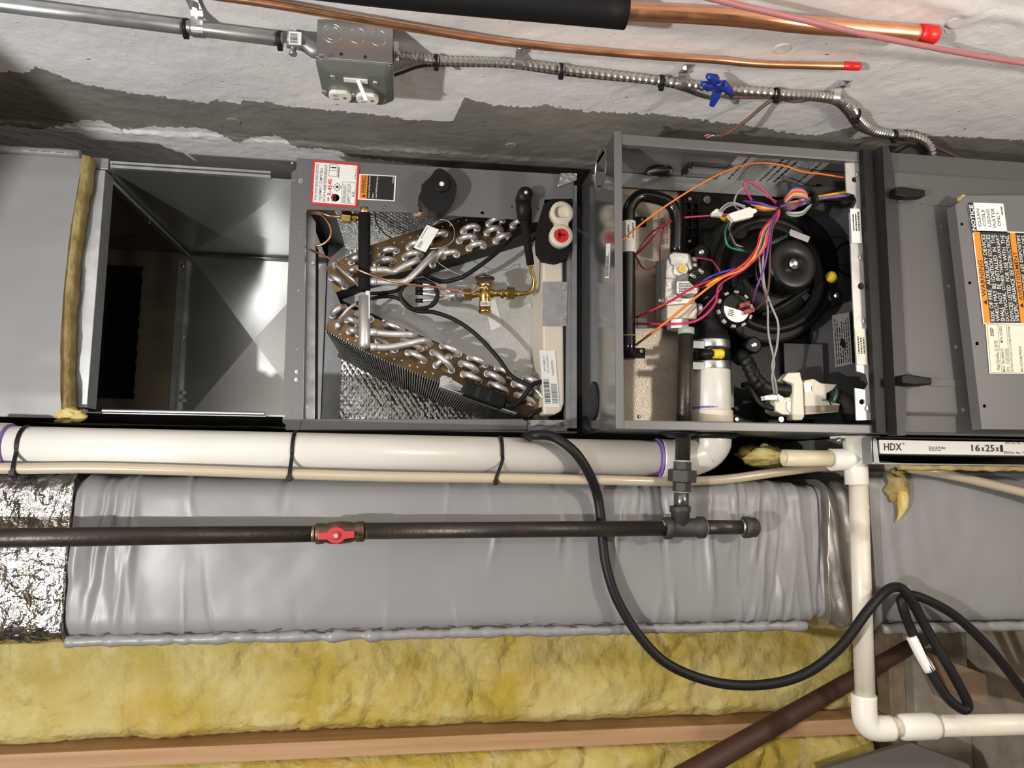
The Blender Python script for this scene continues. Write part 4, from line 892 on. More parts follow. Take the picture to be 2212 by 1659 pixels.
mesh('inlet_nut', MB().hexn(P(1464, 692, .055), P(1464, 712, .055), RW(46, P(1464, 700, GV))), ALU, gv, bevel=.001)
# vent stub: rubber coupling, clamps, pvc
VC = .09
def vcyl(x, ya, yb, w, m, name, parent, n=28, label=None):
    a, b = P(x, ya, VC), P(x + .0, yb, VC); b.x = a.x; r = RW(w, a); return mesh(name, MB().lathe(a, b - a, [(0, r * .98), (.0015, r), ((b - a).length - .0015, r), ((b - a).length, r * .98)], n), m, parent, label)
rub = mesh('vent_coupling', MB().lathe(P(1538, 640, VC), (0, 0, -1), [(0, .016), (.03, .02), (.055, .0245), (.069, .0255), (.071, .0285), (.122, .0285)], 30), RUBBER, fu, 'black rubber vent coupling')
vx = 1534
for ya, yb in ((737, 755), (782, 801)):
    cl = vcyl(vx, ya, yb, 83, STEEL, 'hose_clamp', rub)
    p = P(vx - 36, (ya + yb) / 2, VC - .02); mesh('clamp_screw', MB().cyl(p - V((.012, 0, 0)), p + V((.012, 0, 0)), .0065, 10).box(p.x - .004, p.x + .016, p.y - .008, p.y + .004, p.z - .006, p.z + .006), GALVD, cl)
mesh('pressure_port', MB().cyl(P(1515, 765, VC - .03), P(1545, 764, VC - .036), .006, 12), RUBBER, rub)
p = P(1541, 764, VC - .038); mesh('yellow_cap', MB().lathe(p, (1, 0, 0), [(0, .0078), (.014, .0082), (.017, .007), (.018, .004)], 16), YELLOW, rub, 'yellow plastic cap')
vcyl(vx - 1, 800, 887, 86, PVC, 'vent_pipe', fu, 30, 'white pvc vent stub')
vcyl(vx - 1, 880, 884.5, 86.6, PURPLE, 'primer_ring', fu)
vcyl(vx + 1, 887, 914, 93, CREAM, 'vent_socket', fu)
L_ = Label(P(1585, 880, .13), P(1585, 786, .13) - P(1585, 880, .13), P(1568, 880, .13) - P(1585, 880, .13), [mat('grey_label', (.3, .3, .29), .5), INK], r=.002); L_.text('CHOKE SIZE', .38, .25, .78, .75, 1); lab('paper_label', L_, fu)
# inducer blower
IB = .1
def shell(pts, c0, c1): return MB().prism(pf(pts, c0), (0, c1 - c0, 0))
hs = MB(); sp = []
for k in range(40):
    t = math.radians(200 + k * 9); R_ = 150 - 22 * (k / 39)
    sp.append((1663 + R_ * math.cos(t) * 1.0, 592 + R_ * math.sin(t) * (-1) * -1))
ind = mesh('inducer_housing', hs.prism(pf([(1663 + (152 - 14 * math.sin(t * math.pi / 24)) * math.cos(2 * math.pi * t / 48), 592 + 150 * math.sin(2 * math.pi * t / 48)) for t in range(48)], IB), (0, .046, 0)), BLACK, fu, 'round black draft inducer housing', bevel=.006)
c0 = P(1663, 592, IB)
mesh('housing_ring', MB().lathe(c0, (0, -1, 0), [(0, .108), (.005, .107), (.008, .1), (.006, .094), (.001, .09), (0, .06)], 48, 0, True, False), BLACK, ind)
mesh('housing_cone', MB().lathe(c0, (0, -1, 0), [(0, .086), (.012, .074), (.016, .05)], 40), BLACK, ind)
mo = P(1714, 571, IB - .066); mo.y = IB
mot = mesh('motor', MB().lathe(mo, (0, -1, 0), [(0, .04), (.02, .0445), (.062, .0445), (.066, .043), (.068, .0385), (.0685, .012), (.067, .0115), (.067, .006)], 40), mat('motor_black', (.006, .0055, .005), .35, spec=.25), ind, 'black fan motor')
p = mo + V((0, -.068, 0)); mesh('shaft', MB().lathe(p, (0, -1, 0), [(0, .009), (.001, .0085), (.001, .006), (.004, .0055), (.005, .003)], 16), STEEL, mot)
mesh('motor_band', MB().lathe(mo, (0, -1, 0), [(.012, .043), (.014, .0465), (.02, .0465), (.022, .0445)], 40), mat('motor_band', (.03, .028, .025), .3, .6), mot)
for k in range(3):
    t = math.radians(80 + 120 * k); q = mo + V((.05 * math.cos(t), -.012, .05 * math.sin(t))); mesh('motor_foot', MB().obox(q, V((.02 * math.cos(t), 0, .02 * math.sin(t))), (0, .004, 0), V((-math.sin(t) * .007, 0, math.cos(t) * .007))), BLACK, mot)
L_ = Label(P(1724, 485, IB - .03), P(1703, 512, IB - .02) - P(1724, 485, IB - .03), P(1752, 500, IB - .03) - P(1724, 485, IB - .03), [WHITE, INK]); L_ = Label(P(1745, 524, IB - .05), P(1750, 512, IB - .03) - P(1745, 524, IB - .05), P(1702, 507, IB - .05) - P(1745, 524, IB - .05), [WHITE, INK]); lab('paper_label', L_, mot)
for x, y in ((1513, 547), (1803, 640), (1626, 746), (1597, 502)):
    p = P(x, y, IB); mesh('lug', MB().lathe(p + V((0, .03, 0)), (0, -1, 0), [(0, .015), (.034, .015), (.036, .012)], 16), BLACK, ind)
    if y != 502: mesh('screw', MB().lathe(p - V((0, .006, 0)), (0, -1, 0), [(0, .0055), (.001, .0055), (.003, .003)], 9, 0, False), STEEL, ind)
for k in range(12):                                # teeth on the housing rim
    t = math.radians(-62 + k * 10); q = c0 + V((.107 * math.cos(t), .02, -.107 * math.sin(t))); mesh('rim_clip', MB().obox(q, V((.007 * math.cos(t), 0, -.007 * math.sin(t))), (0, .012, 0), V((math.sin(t), 0, math.cos(t))) * .0065), BLACK, ind, bevel=.002)
for x, y, w_ in ((1797, 600, 24), (1565, 471, 15)):
    p = P(x, y, IB - .01); mesh('yellow_cap', MB().lathe(p, (-.6, -.75, 0), [(-.01, RW(w_, p) * .9), (.006, RW(w_, p)), (.013, RW(w_, p) * .9), (.015, RW(w_, p) * .5)], 14), YELLOW, ind)
# curved scroll outlet towards the coupling
mesh('scroll_outlet', MB().tube(smooth([P(*q) for q in ((1530, 500, IB + .015), (1518, 560, IB + .012), (1524, 610, IB + .01), (1537, 655, VC))], 5), [.012] * 4 + [.016] * 8 + [.018] * 4, 16), BLACK, ind)
# pressure switch
p = P(1585, 669, .055); psw = mesh('pressure_switch', MB().lathe(p, (0, -1, 0), [(-.03, .022), (-.006, .026), (-.005, .0305), (.003, .0305), (.004, .027), (.009, .026), (.011, .024)], 36), BLACK, fu, 'round black pressure switch')
for k in range(10):
    t = 2 * math.pi * k / 10 + .2; q = p + V((.0295 * math.cos(t), -.0035, .0295 * math.sin(t))); mesh('rim_clip', MB().obox(q, V((math.cos(t), 0, math.sin(t))) * .0022, (0, .003, 0), V((-math.sin(t), 0, math.cos(t))) * .0035), mat('clip_grey', (.33, .33, .32), .5), psw)
f2 = p - V((0, .0113, 0)); d_ = (P(1620, 684, .05) - P(1562, 666, .05)).normalized(); e_ = V((0, 1, 0)).cross(d_).normalized()
if e_.z > 0: e_ = -e_
L_ = MB().prism([f2 + d_ * (.022 * math.cos(math.pi * k / 14)) + e_ * (.022 * math.sin(math.pi * k / 14) + .002) for k in range(15)], (0, -.0003, 0)); mesh('switch_label', L_, WHITE, psw)
L2 = Label(f2 - V((0, .0006, 0)) + e_ * .017 - d_ * .013, d_ * .011, -e_ * .012, [WHITE, INK]); L2.lines(0, 0, 1, 1, 4, 1, 5, .5); lab('paper_print', L2, psw)
for x, y in ((1608, 658), (1618, 672)):
    q = P(x, y, .04); mesh('terminal', MB().obox(q, P(x + 11, y - 3, .04) - q, (0, .003, 0), (0, 0, .004)), mat('red_terminal', (.3, .035, .025), .4), psw, bevel=.001)
# tubes
def hose(name, pts, w, m, parent, label=None, corr=False):
    pp = smooth([P(*q) for q in pts], 10 if corr else 6); r = RW(w, pp[0])
    rs = [r * (1 + (.14 if (i // 2) % 2 else 0)) if corr and len(pp) * .25 < i < len(pp) * .6 else r for i in range(len(pp))]
    return mesh(name, MB().tube(pp, rs, 14), m, parent, label)
hose('vent_hose', [(1645, 680, .085), (1668, 672, .08), (1700, 655, .075), (1745, 625, .08)], 10, RUBBER, fu)
hose('vent_hose', [(1605, 575, .09), (1598, 610, .07), (1590, 635, .06)], 9, RUBBER, fu)
hose('drain_hose', [(1588, 780, .11), (1600, 768, .1), (1615, 785, .09), (1632, 818, .085), (1655, 838, .085), (1690, 843, .085), (1714, 843, .085)], 28, RUBBER, fu, 'black corrugated drain hose', True)
hose('drain_hose', [(1605, 832, .12), (1622, 838, .1), (1640, 868, .09), (1665, 882, .085), (1692, 882, .085)], 12, RUBBER, fu)
# condensate trap
TC = .07
trp = mesh('condensate_trap', MB().prism(pf([(1689, 820), (1703, 805), (1729, 804), (1731, 815), (1735, 826), (1738, 900), (1733, 908), (1714, 908), (1711, 905), (1714, 830), (1692, 822)], TC), (0, .02, 0)).prism(pf([(1736, 822), (1758, 818), (1775, 828), (1809, 830), (1800, 842), (1786, 850), (1786, 866), (1815, 872), (1812, 890), (1738, 896)], TC + .006), (0, .05, 0))
            .prism(pf([(1674, 868), (1682, 858), (1716, 858), (1716, 898), (1690, 896), (1676, 888)], TC + .006), (0, .04, 0)), mat('trap_cream', (.62, .6, .48), .4), fu, 'cream plastic condensate trap', bevel=.003)
mesh('sight_window', MB().prism(pf([(1740, 877), (1812, 875), (1812, 889), (1740, 892)], TC + .0045), (0, .002, 0)), mat('amber_window', (.2, .16, .13), .2), trp)
mesh('sight_window', MB().prism(pf([(1700, 868), (1720, 866), (1721, 892), (1706, 891), (1699, 883)], TC + .004), (0, .002, 0)), mat('grey_window', (.33, .3, .32), .2), trp)
mesh('trap_clamp', MB().lathe(P(1792, 855, TC + .02), (1, 0, -.35), [(0, .0175), (.002, .019), (.006, .019), (.007, .0175)], 20).tube([P(1775, 864, TC), P(1790, 866, TC - .004), P(1795, 874, TC)], .0015, 6), mat('green_clamp', (.09, .17, .14), .35, .5), trp)
hose('outlet_hose', [(1790, 856, TC + .02), (1812, 858, TC + .02), (1832, 875, TC + .02), (1842, 905, TC + .03)], 34, mat('olive_rubber', (.03, .026, .02), .5), trp)
mesh('drain_connector', MB().prism(pf([(1662, 853), (1684, 851), (1684, 857), (1690, 857), (1690, 863), (1654, 864), (1652, 855)], TC), (0, .015, 0)), WPLAST, trp)
L_ = Label(P(1757, 848, TC + .005), P(1754, 827, TC + .005) - P(1757, 848, TC + .005), P(1738, 848, TC + .005) - P(1757, 848, TC + .005), [WHITE, INK]); L_.lines(.1, .05, .9, .25, 1, 1, 2); lab('paper_label', L_, trp)
for x, y in ((1685, 861), (1686, 906)):
    p = P(x, y, TC); mesh('screw', MB().lathe(p, (0, -1, 0), [(0, .005), (.003, .0045)], 10, 0, False), STEEL, trp)
# blower deck strip (galvanized) with notches
GS = .004
deck = flath('deck_flange', [(1826, 352), (1857, 351), (1861, 400), (1866, 540), (1875, 720), (1888, 907), (1850, 908), (1847, 838), (1868, 842), (1877, 828), (1872, 808), (1851, 802), (1842, 640), (1835, 460), (1846, 446), (1852, 432), (1846, 420), (1838, 418), (1829, 416)],
             [ring_px(1846, 388, 6), ring_px(1861, 618, 8), ring_px(1862, 868, 6)], GS, .0025, mat('deck_galvanized', (.6, .6, .58), .42, .45, vary=(50, (.5, .5, .48), .4, .65)), fu)
dwx = P(1925, 640, VY).x
mesh('deck_wall', MB().box(dwx, dwx + .003, .003, VY, FZ0 + .004, FZ1 - .004), GREYD, fu)
for x, y in ((1855, 376), (1861, 556), (1868, 693), (1875, 882)):
    p = P(x, y, GS - .0015); mesh('screw', MB().lathe(p, (0, -1, 0), [(0, .005), (.002, .0045)], 8, 0, False), GALV, fu)
paper((1862, 525), (1858, 451), (1840, 525), GS - .003, fu, 14, nl=3, x0=.35, x1=.92); paper((1874, 788), (1869, 710), (1851, 788), GS - .003, fu, 15, nl=3, x0=.3, x1=.9, m=mat('cream_label', (.7, .66, .56), .5))
L_ = Label(P(1841, 786, .13), P(1834, 674, .13) - P(1841, 786, .13), P(1804, 794, .13) - P(1841, 786, .13), [mat('grey_label', (.3, .3, .29), .5), INK]); L_.lines(.05, .05, .95, .95, 7, 1, 21, .4)
L_.poly([(.3, .35), (.42, .3), (.55, .55), (.4, .65)], 1, 4); lab('instruction_label', L_, fu)
for x, y, r in ((1813, 540, .03), (1836, 560, .034)):
    p = P(x, y, VY - .004); mesh('knockout_ring', MB().lathe(p, (0, -1, 0), [(0, r), (.003, r), (.004, r - .002), (.001, r - .004)], 30, 0, True, False), GREY if r < .032 else RUBBER, fu)
p = P(1800, 440, VY - .003); mesh('knockout', MB().prism([p + V((.02 * math.cos(t / 12 * 6.283), 0, .03 * math.sin(t / 12 * 6.283))) for t in range(12)], (0, .001, 0)), GREYD, fu)
# blower door with gasket and latches
dx0, dx1 = P(1932, 640, -.02).x, FX1
g0 = P(1868, 640, -.004).x
mesh('door_gasket', MB().box(g0 + .004, g0 + .022, -.012, .001, FZ0 + .001, FZ1 + .001), RUBBER, fu, 'black rubber gasket')
gk = MB(); n = 30
for i in range(n + 1):
    v = i / n; z = FZ0 - .004 + (FZ1 - FZ0 + .004) * v; bulge = .012 * min(1, 4 * min(v + .02, 1 - v)) ** .5
    xx = g0 + .024
    gk.v += [V((xx, -.01, z)), V((xx + .003, -.03, z)), V((xx + .012 + bulge, -.032, z)), V((xx + .018 + bulge, -.014, z)), V((xx + .01 + bulge, .0, z))]
for i in range(n):
    for j in range(4): gk.f.append([i * 5 + j, i * 5 + j + 1, (i + 1) * 5 + j + 1, (i + 1) * 5 + j]); gk.m.append(0); gk.s.append(False)
gk.f += [[4, 3, 2, 1, 0], [n * 5 + j for j in range(5)]]; gk.m += [0, 0]; gk.s += [False, False]
gk.f = [q[::-1] for q in gk.f]
mesh('door_edge_seal', gk, mat('seal_black', (.014, .014, .014), .5, bump=(500, .1)), fu)
door = MB(); zt, zb = FZ1 + .002, FZ0 - .001
prof = [(zb, -.002), (zb + .002, -.02), (zb + .03, -.022), (zb + .034, -.026), (zt - .045, -.026), (zt - .04, -.022), (zt - .004, -.012), (zt, -.002)]
xa_ = g0 + .045
door.add([V((x, y, z)) for x in (xa_, dx1) for z, y in prof], [(i, i + 1, i + 9, i + 8) for i in range(7)] + [(7, 0, 8, 15)], 0)
door.f += [list(range(len(door.v) - 16, len(door.v) - 8)), list(range(len(door.v) - 8, len(door.v)))[::-1]]; door.m += [0, 0]; door.s += [False, False]
dr = mesh('blower_door', door, GREYD, fu, 'lower grey blower door', bevel=.0015)
mesh('crease', MB().box(P(1990, 435, -.028).x, dx1, -.0272, -.0262, P(2000, 442, -.027).z, P(2000, 439, -.027).z), GREYD, dr); mesh('crease', MB().box(P(2010, 825, -.028).x, dx1, -.0272, -.0262, P(2010, 834, -.027).z, P(2010, 817, -.027).z), GREYD, dr, bevel=.0005)
for (x, y, s_) in ((1945, 421, -1), (1958, 822, 1)):
    p = P(x, y, -.027); lt = mesh('latch', MB().lathe(p, (0, -1, 0), [(0, .0135), (.001, .0135), (.002, .011)], 20), GREYD, dr)
    a = P(x - 26, y, -.03); b = P(x + 38, y + 3, -.03)
    mesh('latch_knob', MB().prism([a + V((0, 0, .006)), a + V((.01, 0, .0085)), b + V((0, 0, .0045)), b + V((0, 0, -.0065)), a + V((.02, 0, -.009)), a + V((0, 0, -.007))], (0, -.018, 0)), BLACK, lt, 'black door latch', bevel=.002)
mesh('window_recess', MB().box(P(2086, 640, -.03).x, dx1, -.0268, -.0262, P(2100, 790, -.027).z, P(2100, 560, -.027).z), BLACK, dr)
# wiring
WC = {'red': (.5, .01, .04), 'orange': (.8, .2, .02), 'yellow': (.72, .42, .01), 'blue': (.02, .05, .3), 'purple': (.16, .03, .25), 'grey': (.3, .29, .28), 'brown': (.09, .05, .035), 'green': (.01, .16, .08), 'black': (.01, .01, .01), 'pink': (.5, .03, .12), 'white': (.6, .57, .5), 'maroon': (.25, .008, .03), 'tan': (.5, .4, .28)}
def wr(col, pts, w=5): return wire('wire', pts, w, wirem(col, WC[col]), fu, 6, 6, col.replace('tan', 'cream') + ' wire')
wr('orange', [(1338, 524, .04), (1390, 480, .03), (1450, 437, .02), (1520, 394, .02), (1580, 365, .03), (1640, 352, .04), (1690, 357, .04), (1730, 370, .04), (1775, 376, .03), (1826, 384, .02)], 4)
wr('maroon', [(1373, 551, .11), (1400, 525, .09), (1435, 485, .08), (1452, 478, .07)], 4); wr('maroon', [(1373, 551, .11), (1402, 508, .1), (1450, 474, .08)], 4)
wr('maroon', [(1373, 553, .12), (1388, 578, .1), (1405, 580, .1), (1424, 566, .1), (1426, 530, .1), (1438, 480, .09)], 4)
wr('pink', [(1476, 470, .1), (1530, 466, .08), (1578, 463, .05)], 4.5)
wr('maroon', [(1503, 557, .08), (1535, 562, .08), (1548, 575, .08), (1556, 588, .08)], 4.5)
# main bundle across the top right, its loop and the bundle down to the valve
for i, c in enumerate(('yellow', 'orange', 'blue', 'grey', 'purple', 'green')):
    o = i - 2.5
    wr(c, [(1838, 419 + o * 2.2 - (6 if c == 'green' else 0), .02), (1800, 424 + o * 2 - (4 if c == 'green' else 0), .02), (1760, 430 + o * 1.6, .015), (1720, 440 + o * 2.2, .005), (1690, 446 + o * 2, 0)], 5)
for i, c in enumerate(('blue', 'orange', 'pink', 'yellow', 'grey', 'purple')):
    o = i * 2.6
    wr(c, [(1686, 447, .0 - i * .002), (1695, 430 + o, -.005 - i * .002), (1712, 408 + o * 1.5, -.01), (1733, 408 + o * 1.5, -.01), (1743 + (5 if c == 'purple' else 0), 422 + o * .8, -.008), (1738, 440 - o * .3, -.004), (1715, 445 + o * .4, 0 - i * .002), (1690, 452 + o * .4, 0)], 5)
for i, c in enumerate(('purple', 'blue', 'yellow', 'orange', 'brown')):
    o = i * 4
    wr(c, [(1606 + i * 8, 434 + o * .9, .04), (1640, 438 + o, .02), (1665, 446 + o * .6, .01), (1688, 450, .0 + i * .002)], 5)
for i, c in enumerate(('red', 'yellow', 'blue', 'orange', 'pink')):
    o = i * 4.2
    end = {'red': [(1500, 620, .03), (1440, 655, .04), (1374, 686, .08)], 'yellow': [(1575, 593, .025), (1545, 605, .02), (1526, 618, .03)], 'blue': [(1560, 588, .025), (1530, 600, .02), (1514, 612, .03)], 'orange': [(1560, 600, .02), (1500, 645, .02), (1440, 695, .04), (1387, 735, .09), (1374, 745, .12)], 'pink': [(1555, 615, .04), (1545, 655, .03), (1510, 690, .02), (1460, 700, .03), (1374, 699, .09)]}[c]
    wr(c, [(1686, 450, .0), (1670 + o * .6, 470, -.005), (1645 + o, 500, .0), (1632 + o, 540, .015)] + ([(1590 + o, 582, .02)] if c in ('red', 'orange', 'pink') else [(1612 + o * .8, 570, .02)]) + end, 5.5)
wr('pink', [(1560, 612, .05), (1556, 625, .05), (1540, 645, .05), (1508, 680, .05)], 4)
wr('purple', [(1686, 452, .0), (1668, 480, -.01), (1660, 530, -.01), (1650, 580, -.005), (1635, 620, .0), (1627, 652, .03)], 5)
wr('brown', [(1688, 454, .0), (1672, 480, -.008), (1664, 530, -.006), (1662, 600, -.005), (1654, 645, .0), (1634, 668, .03)], 5)
wr('grey', [(1660, 480, .01), (1645, 520, .03), (1640, 560, .04), (1648, 610, .04), (1658, 660, .04), (1660, 720, .04), (1672, 780, .04), (1668, 815, .045), (1673, 853, .06)], 5)
wr('grey', [(1655, 500, .01), (1648, 560, .03), (1652, 620, .035), (1668, 665, .035), (1681, 700, .035), (1678, 750, .035), (1668, 790, .04), (1676, 830, .05), (1678, 853, .06)], 5)
wr('grey', [(1684, 440, .02), (1650, 420, .02), (1616, 404, .02), (1595, 415, .03), (1586, 440, .04), (1598, 455, .05)], 4.5)
wr('pink', [(1676, 440, .015), (1650, 412, .01), (1622, 394, .005), (1609, 394, .005), (1610, 410, .01), (1624, 432, .02)], 5)
wr('green', [(1578, 476, .04), (1567, 500, .03), (1572, 530, .03), (1597, 540, .03), (1630, 542, .035), (1668, 525, .03), (1700, 510, .03)], 5.5)
wr('tan', [(1583, 474, .04), (1576, 495, .025), (1586, 525, .03), (1605, 534, .04)], 4.5); wr('black', [(1588, 474, .035), (1577, 500, .02), (1590, 534, .03), (1630, 540, .03), (1672, 520, .025), (1705, 506, .03)], 5.5)
for i in range(4): wr(('white', 'grey', 'green', 'grey')[i], [(1690, 456, .01), (1710, 460 + i * 2, .01), (1732, 458 + i * 2, .01), (1745, 448 + i, .015), (1757, 438, .015)], 5)
wr('grey', [(1553, 456, .06), (1568, 442, .05), (1585, 438, .04), (1610, 446, .03)], 4.5); wr('grey', [(1558, 458, .06), (1572, 446, .05), (1590, 442, .04), (1612, 450, .03)], 4.5)
mesh('wire_connector', MB().prism(pf([(1574, 464), (1577, 460), (1620, 446), (1626, 450), (1634, 450), (1637, 457), (1628, 462), (1628, 468), (1586, 478), (1582, 472)], .022), (0, .012, 0)), WPLAST, fu, 'white plastic wire connector', bevel=.0015)
mesh('wire_connector', MB().prism(pf([(1538, 458), (1548, 450), (1564, 455), (1560, 468), (1540, 466)], .06), (0, .008, 0)), WPLAST, fu, bevel=.001)
for (x, y, c) in ((1686, 450, -.002), (1756, 432, .01)):
    q = P(x, y, c); mesh('wire_tie', MB().lathe(q - V((.002, 0, 0)), (1, 0, .25), [(0, .0125), (.001, .0138), (.004, .0138), (.005, .0125)], 16), RUBBER, fu)
# ================================================================ pvc vent pipe with hose and ties
PV = .10
def line(name, pts, w, m, parent, n=24, label=None, sm=0, w1=None):
    pp = [P(*q) for q in pts]; pp = smooth(pp, sm) if sm else pp
    r0 = RW(w, pp[0]); r1 = RW(w1, pp[-1]) if w1 else r0
    return mesh(name, MB().tube(pp, [r0 + (r1 - r0) * i / (len(pp) - 1) for i in range(len(pp))], n), m, parent, label)
vpz = thing('vent_pipe', 'white pvc vent pipe running along the furnace above the wrapped duct', 'pipe', P(1440, 989, PV))
vx_ = P(1534, 900, VC).x
r_v = .0302
zc = P(720, 974, PV).z
pA, pB = P(-70, 962, PV), P(1452, 991, PV)
mesh('pipe', MB().cyl(pB + (pA - pB) * 1.4, pB, r_v, 32), PVC, vpz)
ex = pB + V((.006, 0, 0)); ez = V((vx_, VC, FZ0 - .004))
elb = [ex - V((.03, 0, 0)), ex, ex + (V((vx_ - .012, PV, ex.z + .008)) - ex) * .6, V((vx_ - .008, PV, ex.z + .014)), V((vx_, VC, ez.z - .012)), ez]
mesh('elbow', MB().tube(smooth(elb, 6), [.0345] * 6 + [.034] * 19 + [.0335] * 6 if False else .0335, 32), PVC, vpz)
d_ = (pB - pA).normalized()
mesh('primer_ring', MB().cyl(ex - d_ * .034, ex - d_ * .0295, .0338, 32), PURPLE, vpz)
mesh('coupling', MB().cyl(pA, pA + d_ * ((P(20, 964, PV) - pA).length), .0345, 32), PVC, vpz)
mesh('primer_ring', MB().cyl(P(20, 964, PV), P(25, 964, PV), .0335, 32), PURPLE, vpz)
mesh('grommet', MB().lathe(V((vx_, VC, FZ0 - .0005)), (0, 0, -1), [(0, .044), (.004, .046), (.009, .038)], 28), RUBBER, vpz)
hs_ = [(-620, 998, .068), (-300, 1005, .068), (-60, 1010, .068), (60, 1012, .068), (200, 1011, .068), (400, 1016, .068), (632, 1024, .068), (850, 1030, .068), (1075, 1033, .068), (1300, 1037, .075), (1440, 1040, .09), (1560, 1036, .11), (1680, 1020, .115), (1780, 1008, .122), (1870, 1004, .12), (1960, 1012, .095), (2060, 1028, .075), (2212, 1064, .065), (2300, 1090, .065)]
pp = smooth([P(*q) for q in hs_], 6)
mesh('drain_hose', MB().tube(pp, .0082, 14), HOSE, label='translucent tan drain hose strapped along the white vent pipe', cat='hose')
for i, (x, lb) in enumerate(((52, 'at the foil covered end'), (632, 'below the coil cabinet corner'), (1075, 'beside the black power cable'))):
    c = P(x, 972, PV); pv = pA + d_ * ((c - pA).dot(d_)); hq = P(x - 8, 1016, .068); hz_ = min(pp, key=lambda q: abs(q.x - hq.x))
    loop = [pv + V((.004, -r_v * math.sin(t) * 1.04, r_v * math.cos(t) * 1.04)) for t in [math.pi * k / 10 for k in range(0, 7)]]
    loop += [hz_ + V((-.003, -.0095, .002)), hz_ + V((-.004, -.007, -.0075)), hz_ + V((-.004, .003, -.0095)), pv + V((0, .012, -r_v * 1.02)), pv + V((0, r_v * 1.04, 0)), loop[0] + V((0, .0002, 0))]
    m = MB(); lp = smooth(loop, 4)
    w_ = V((.0028, 0, 0))
    for a, b in zip(lp, lp[1:]):
        n_ = (b - a).cross(w_).normalized() * .0008; m.obox((a + b) / 2, (b - a) * .55, w_, n_)
    zt_ = mesh('zip_tie', m, RUBBER, label='black zip tie holding the hose to the vent pipe ' + lb, cat='zip tie', group='zip ties on the vent pipe')
    h = hz_ + V((-.004, -.009, -.006)); mesh('head', MB().box(h.x - .004, h.x + .004, h.y - .002, h.y + .003, h.z - .004, h.z + .003), RUBBER, zt_, bevel=.0006)
# ================================================================ gas line
gc = lambda x: .03 + x * .00002
gp = thing('gas_pipe', 'black iron gas pipe with a red handled valve crossing the wrapped duct', 'pipe', P(1470, 1140, gc(1470)))
line('pipe', [(-640, 1170, gc(-640)), (690, 1153, gc(690))], 51, IRON, gp, w1=35); line('pipe', [(780, 1147, gc(780)), (1445, 1141, gc(1445))], 36, IRON, gp, w1=33)
va, vb = P(682, 1153, gc(682)), P(787, 1148, gc(787)); vd = vb - va; L0 = vd.length; k_ = RW(36, va)
mesh('thread', MB().tube([va + vd * (t / 20) for t in range(-2, 23)], [k_ * (1.02 if t % 2 else .95) for t in range(25)], 18), mat('brass_thread', (.35, .24, .12), .4, .9), gp)
BR_D = mat('aged_brass', (.13, .095, .065), .45, .8, vary=(60, (.22, .16, .1), .5, .7))
bv = mesh('ball_valve', MB().lathe(va, vd, [(0, k_ * 1.2), (L0 * .02, k_ * 1.25), (L0 * .14, k_ * 1.25), (L0 * .2, k_ * 1.12), (L0 * .3, k_ * 1.3), (L0 * .5, k_ * 1.36), (L0 * .72, k_ * 1.25), (L0 * .8, k_ * 1.1), (L0 * .84, k_ * 1.24), (L0 * .98, k_ * 1.24), (L0, k_ * 1.15)], 20, 0, True), BR_D, gp, 'aged brass ball valve')
pc = P(727, 1156, gc(727) - .026); HR = mat('red_handle', (.42, .02, .03), .4)
hx = (P(765, 1152, gc(727)) - P(690, 1156, gc(727))).normalized(); hzv = V((0, 1, 0)).cross(hx)
hpts = [(-.026, .005), (-.012, .006), (-.008, .010), (0, .0125), (.008, .010), (.012, .006), (.026, .005), (.026, -.005), (.012, -.006), (.008, -.010), (0, -.0125), (-.008, -.010), (-.012, -.006), (-.026, -.005)]
hn = mesh('handle', MB().prism([pc + hx * a + hzv * b for a, b in hpts], (0, -.005, 0)).lathe(pc, (0, -1, 0), [(-.012, .006), (.006, .0065), (.008, .006)], 16), HR, bv, 'red valve handle', bevel=.0012)
mesh('screw', MB().lathe(pc - V((0, .008, 0)), (0, -1, 0), [(0, .0035), (.002, .0032)], 8, 0, False), STEEL, hn)
tc_ = P(1470, 1140, gc(1470)); tx0, tx1 = P(1434, 1141, gc(1470)), P(1521, 1139, gc(1470)); td = (tx1 - tx0).normalized(); tl = (tx1 - tx0).length; rt = RW(40, tc_)
tee = MB().lathe(tx0, td, [(0, rt * 1.05), (.001, rt * 1.18), (.011, rt * 1.18), (.013, rt), (tl - .013, rt), (tl - .011, rt * 1.18), (tl - .001, rt * 1.18), (tl, rt * 1.05)], 24)
tee.lathe(tc_, (0, 0, 1), [(0, rt * .98), (.024, rt * .98), (.026, rt * 1.12), (.034, rt * 1.12), (.035, rt)], 24)
mesh('tee', tee, IRONG, gp)
for a, b in ((1432, 1436), (1519, 1526)): mesh('thread', MB().cyl(P(a - 3, 1140, gc(1470)), P(b, 1140, gc(1470)), RW(34, tc_), 20), STEEL, gp)
line('nipple', [(1520, 1139, gc(1470)), (1612, 1139, gc(1470))], 31, IRON, gp)
ca = P(1606, 1139, gc(1470)); mesh('cap', MB().lathe(ca, (1, 0, 0), [(0, .0155), (.001, .0178), (.009, .0178), (.011, .0165), (.02, .016), (.024, .0125), (.025, .006)], 24), IRONG, gp)
mesh('thread', MB().cyl(ca - V((.004, 0, 0)), ca, .0128, 20), STEEL, gp)
rc = lambda y: .05 + (gc(1470) - .05) * max(0, min(1, (y - 720) / 420))
xr = tc_.x
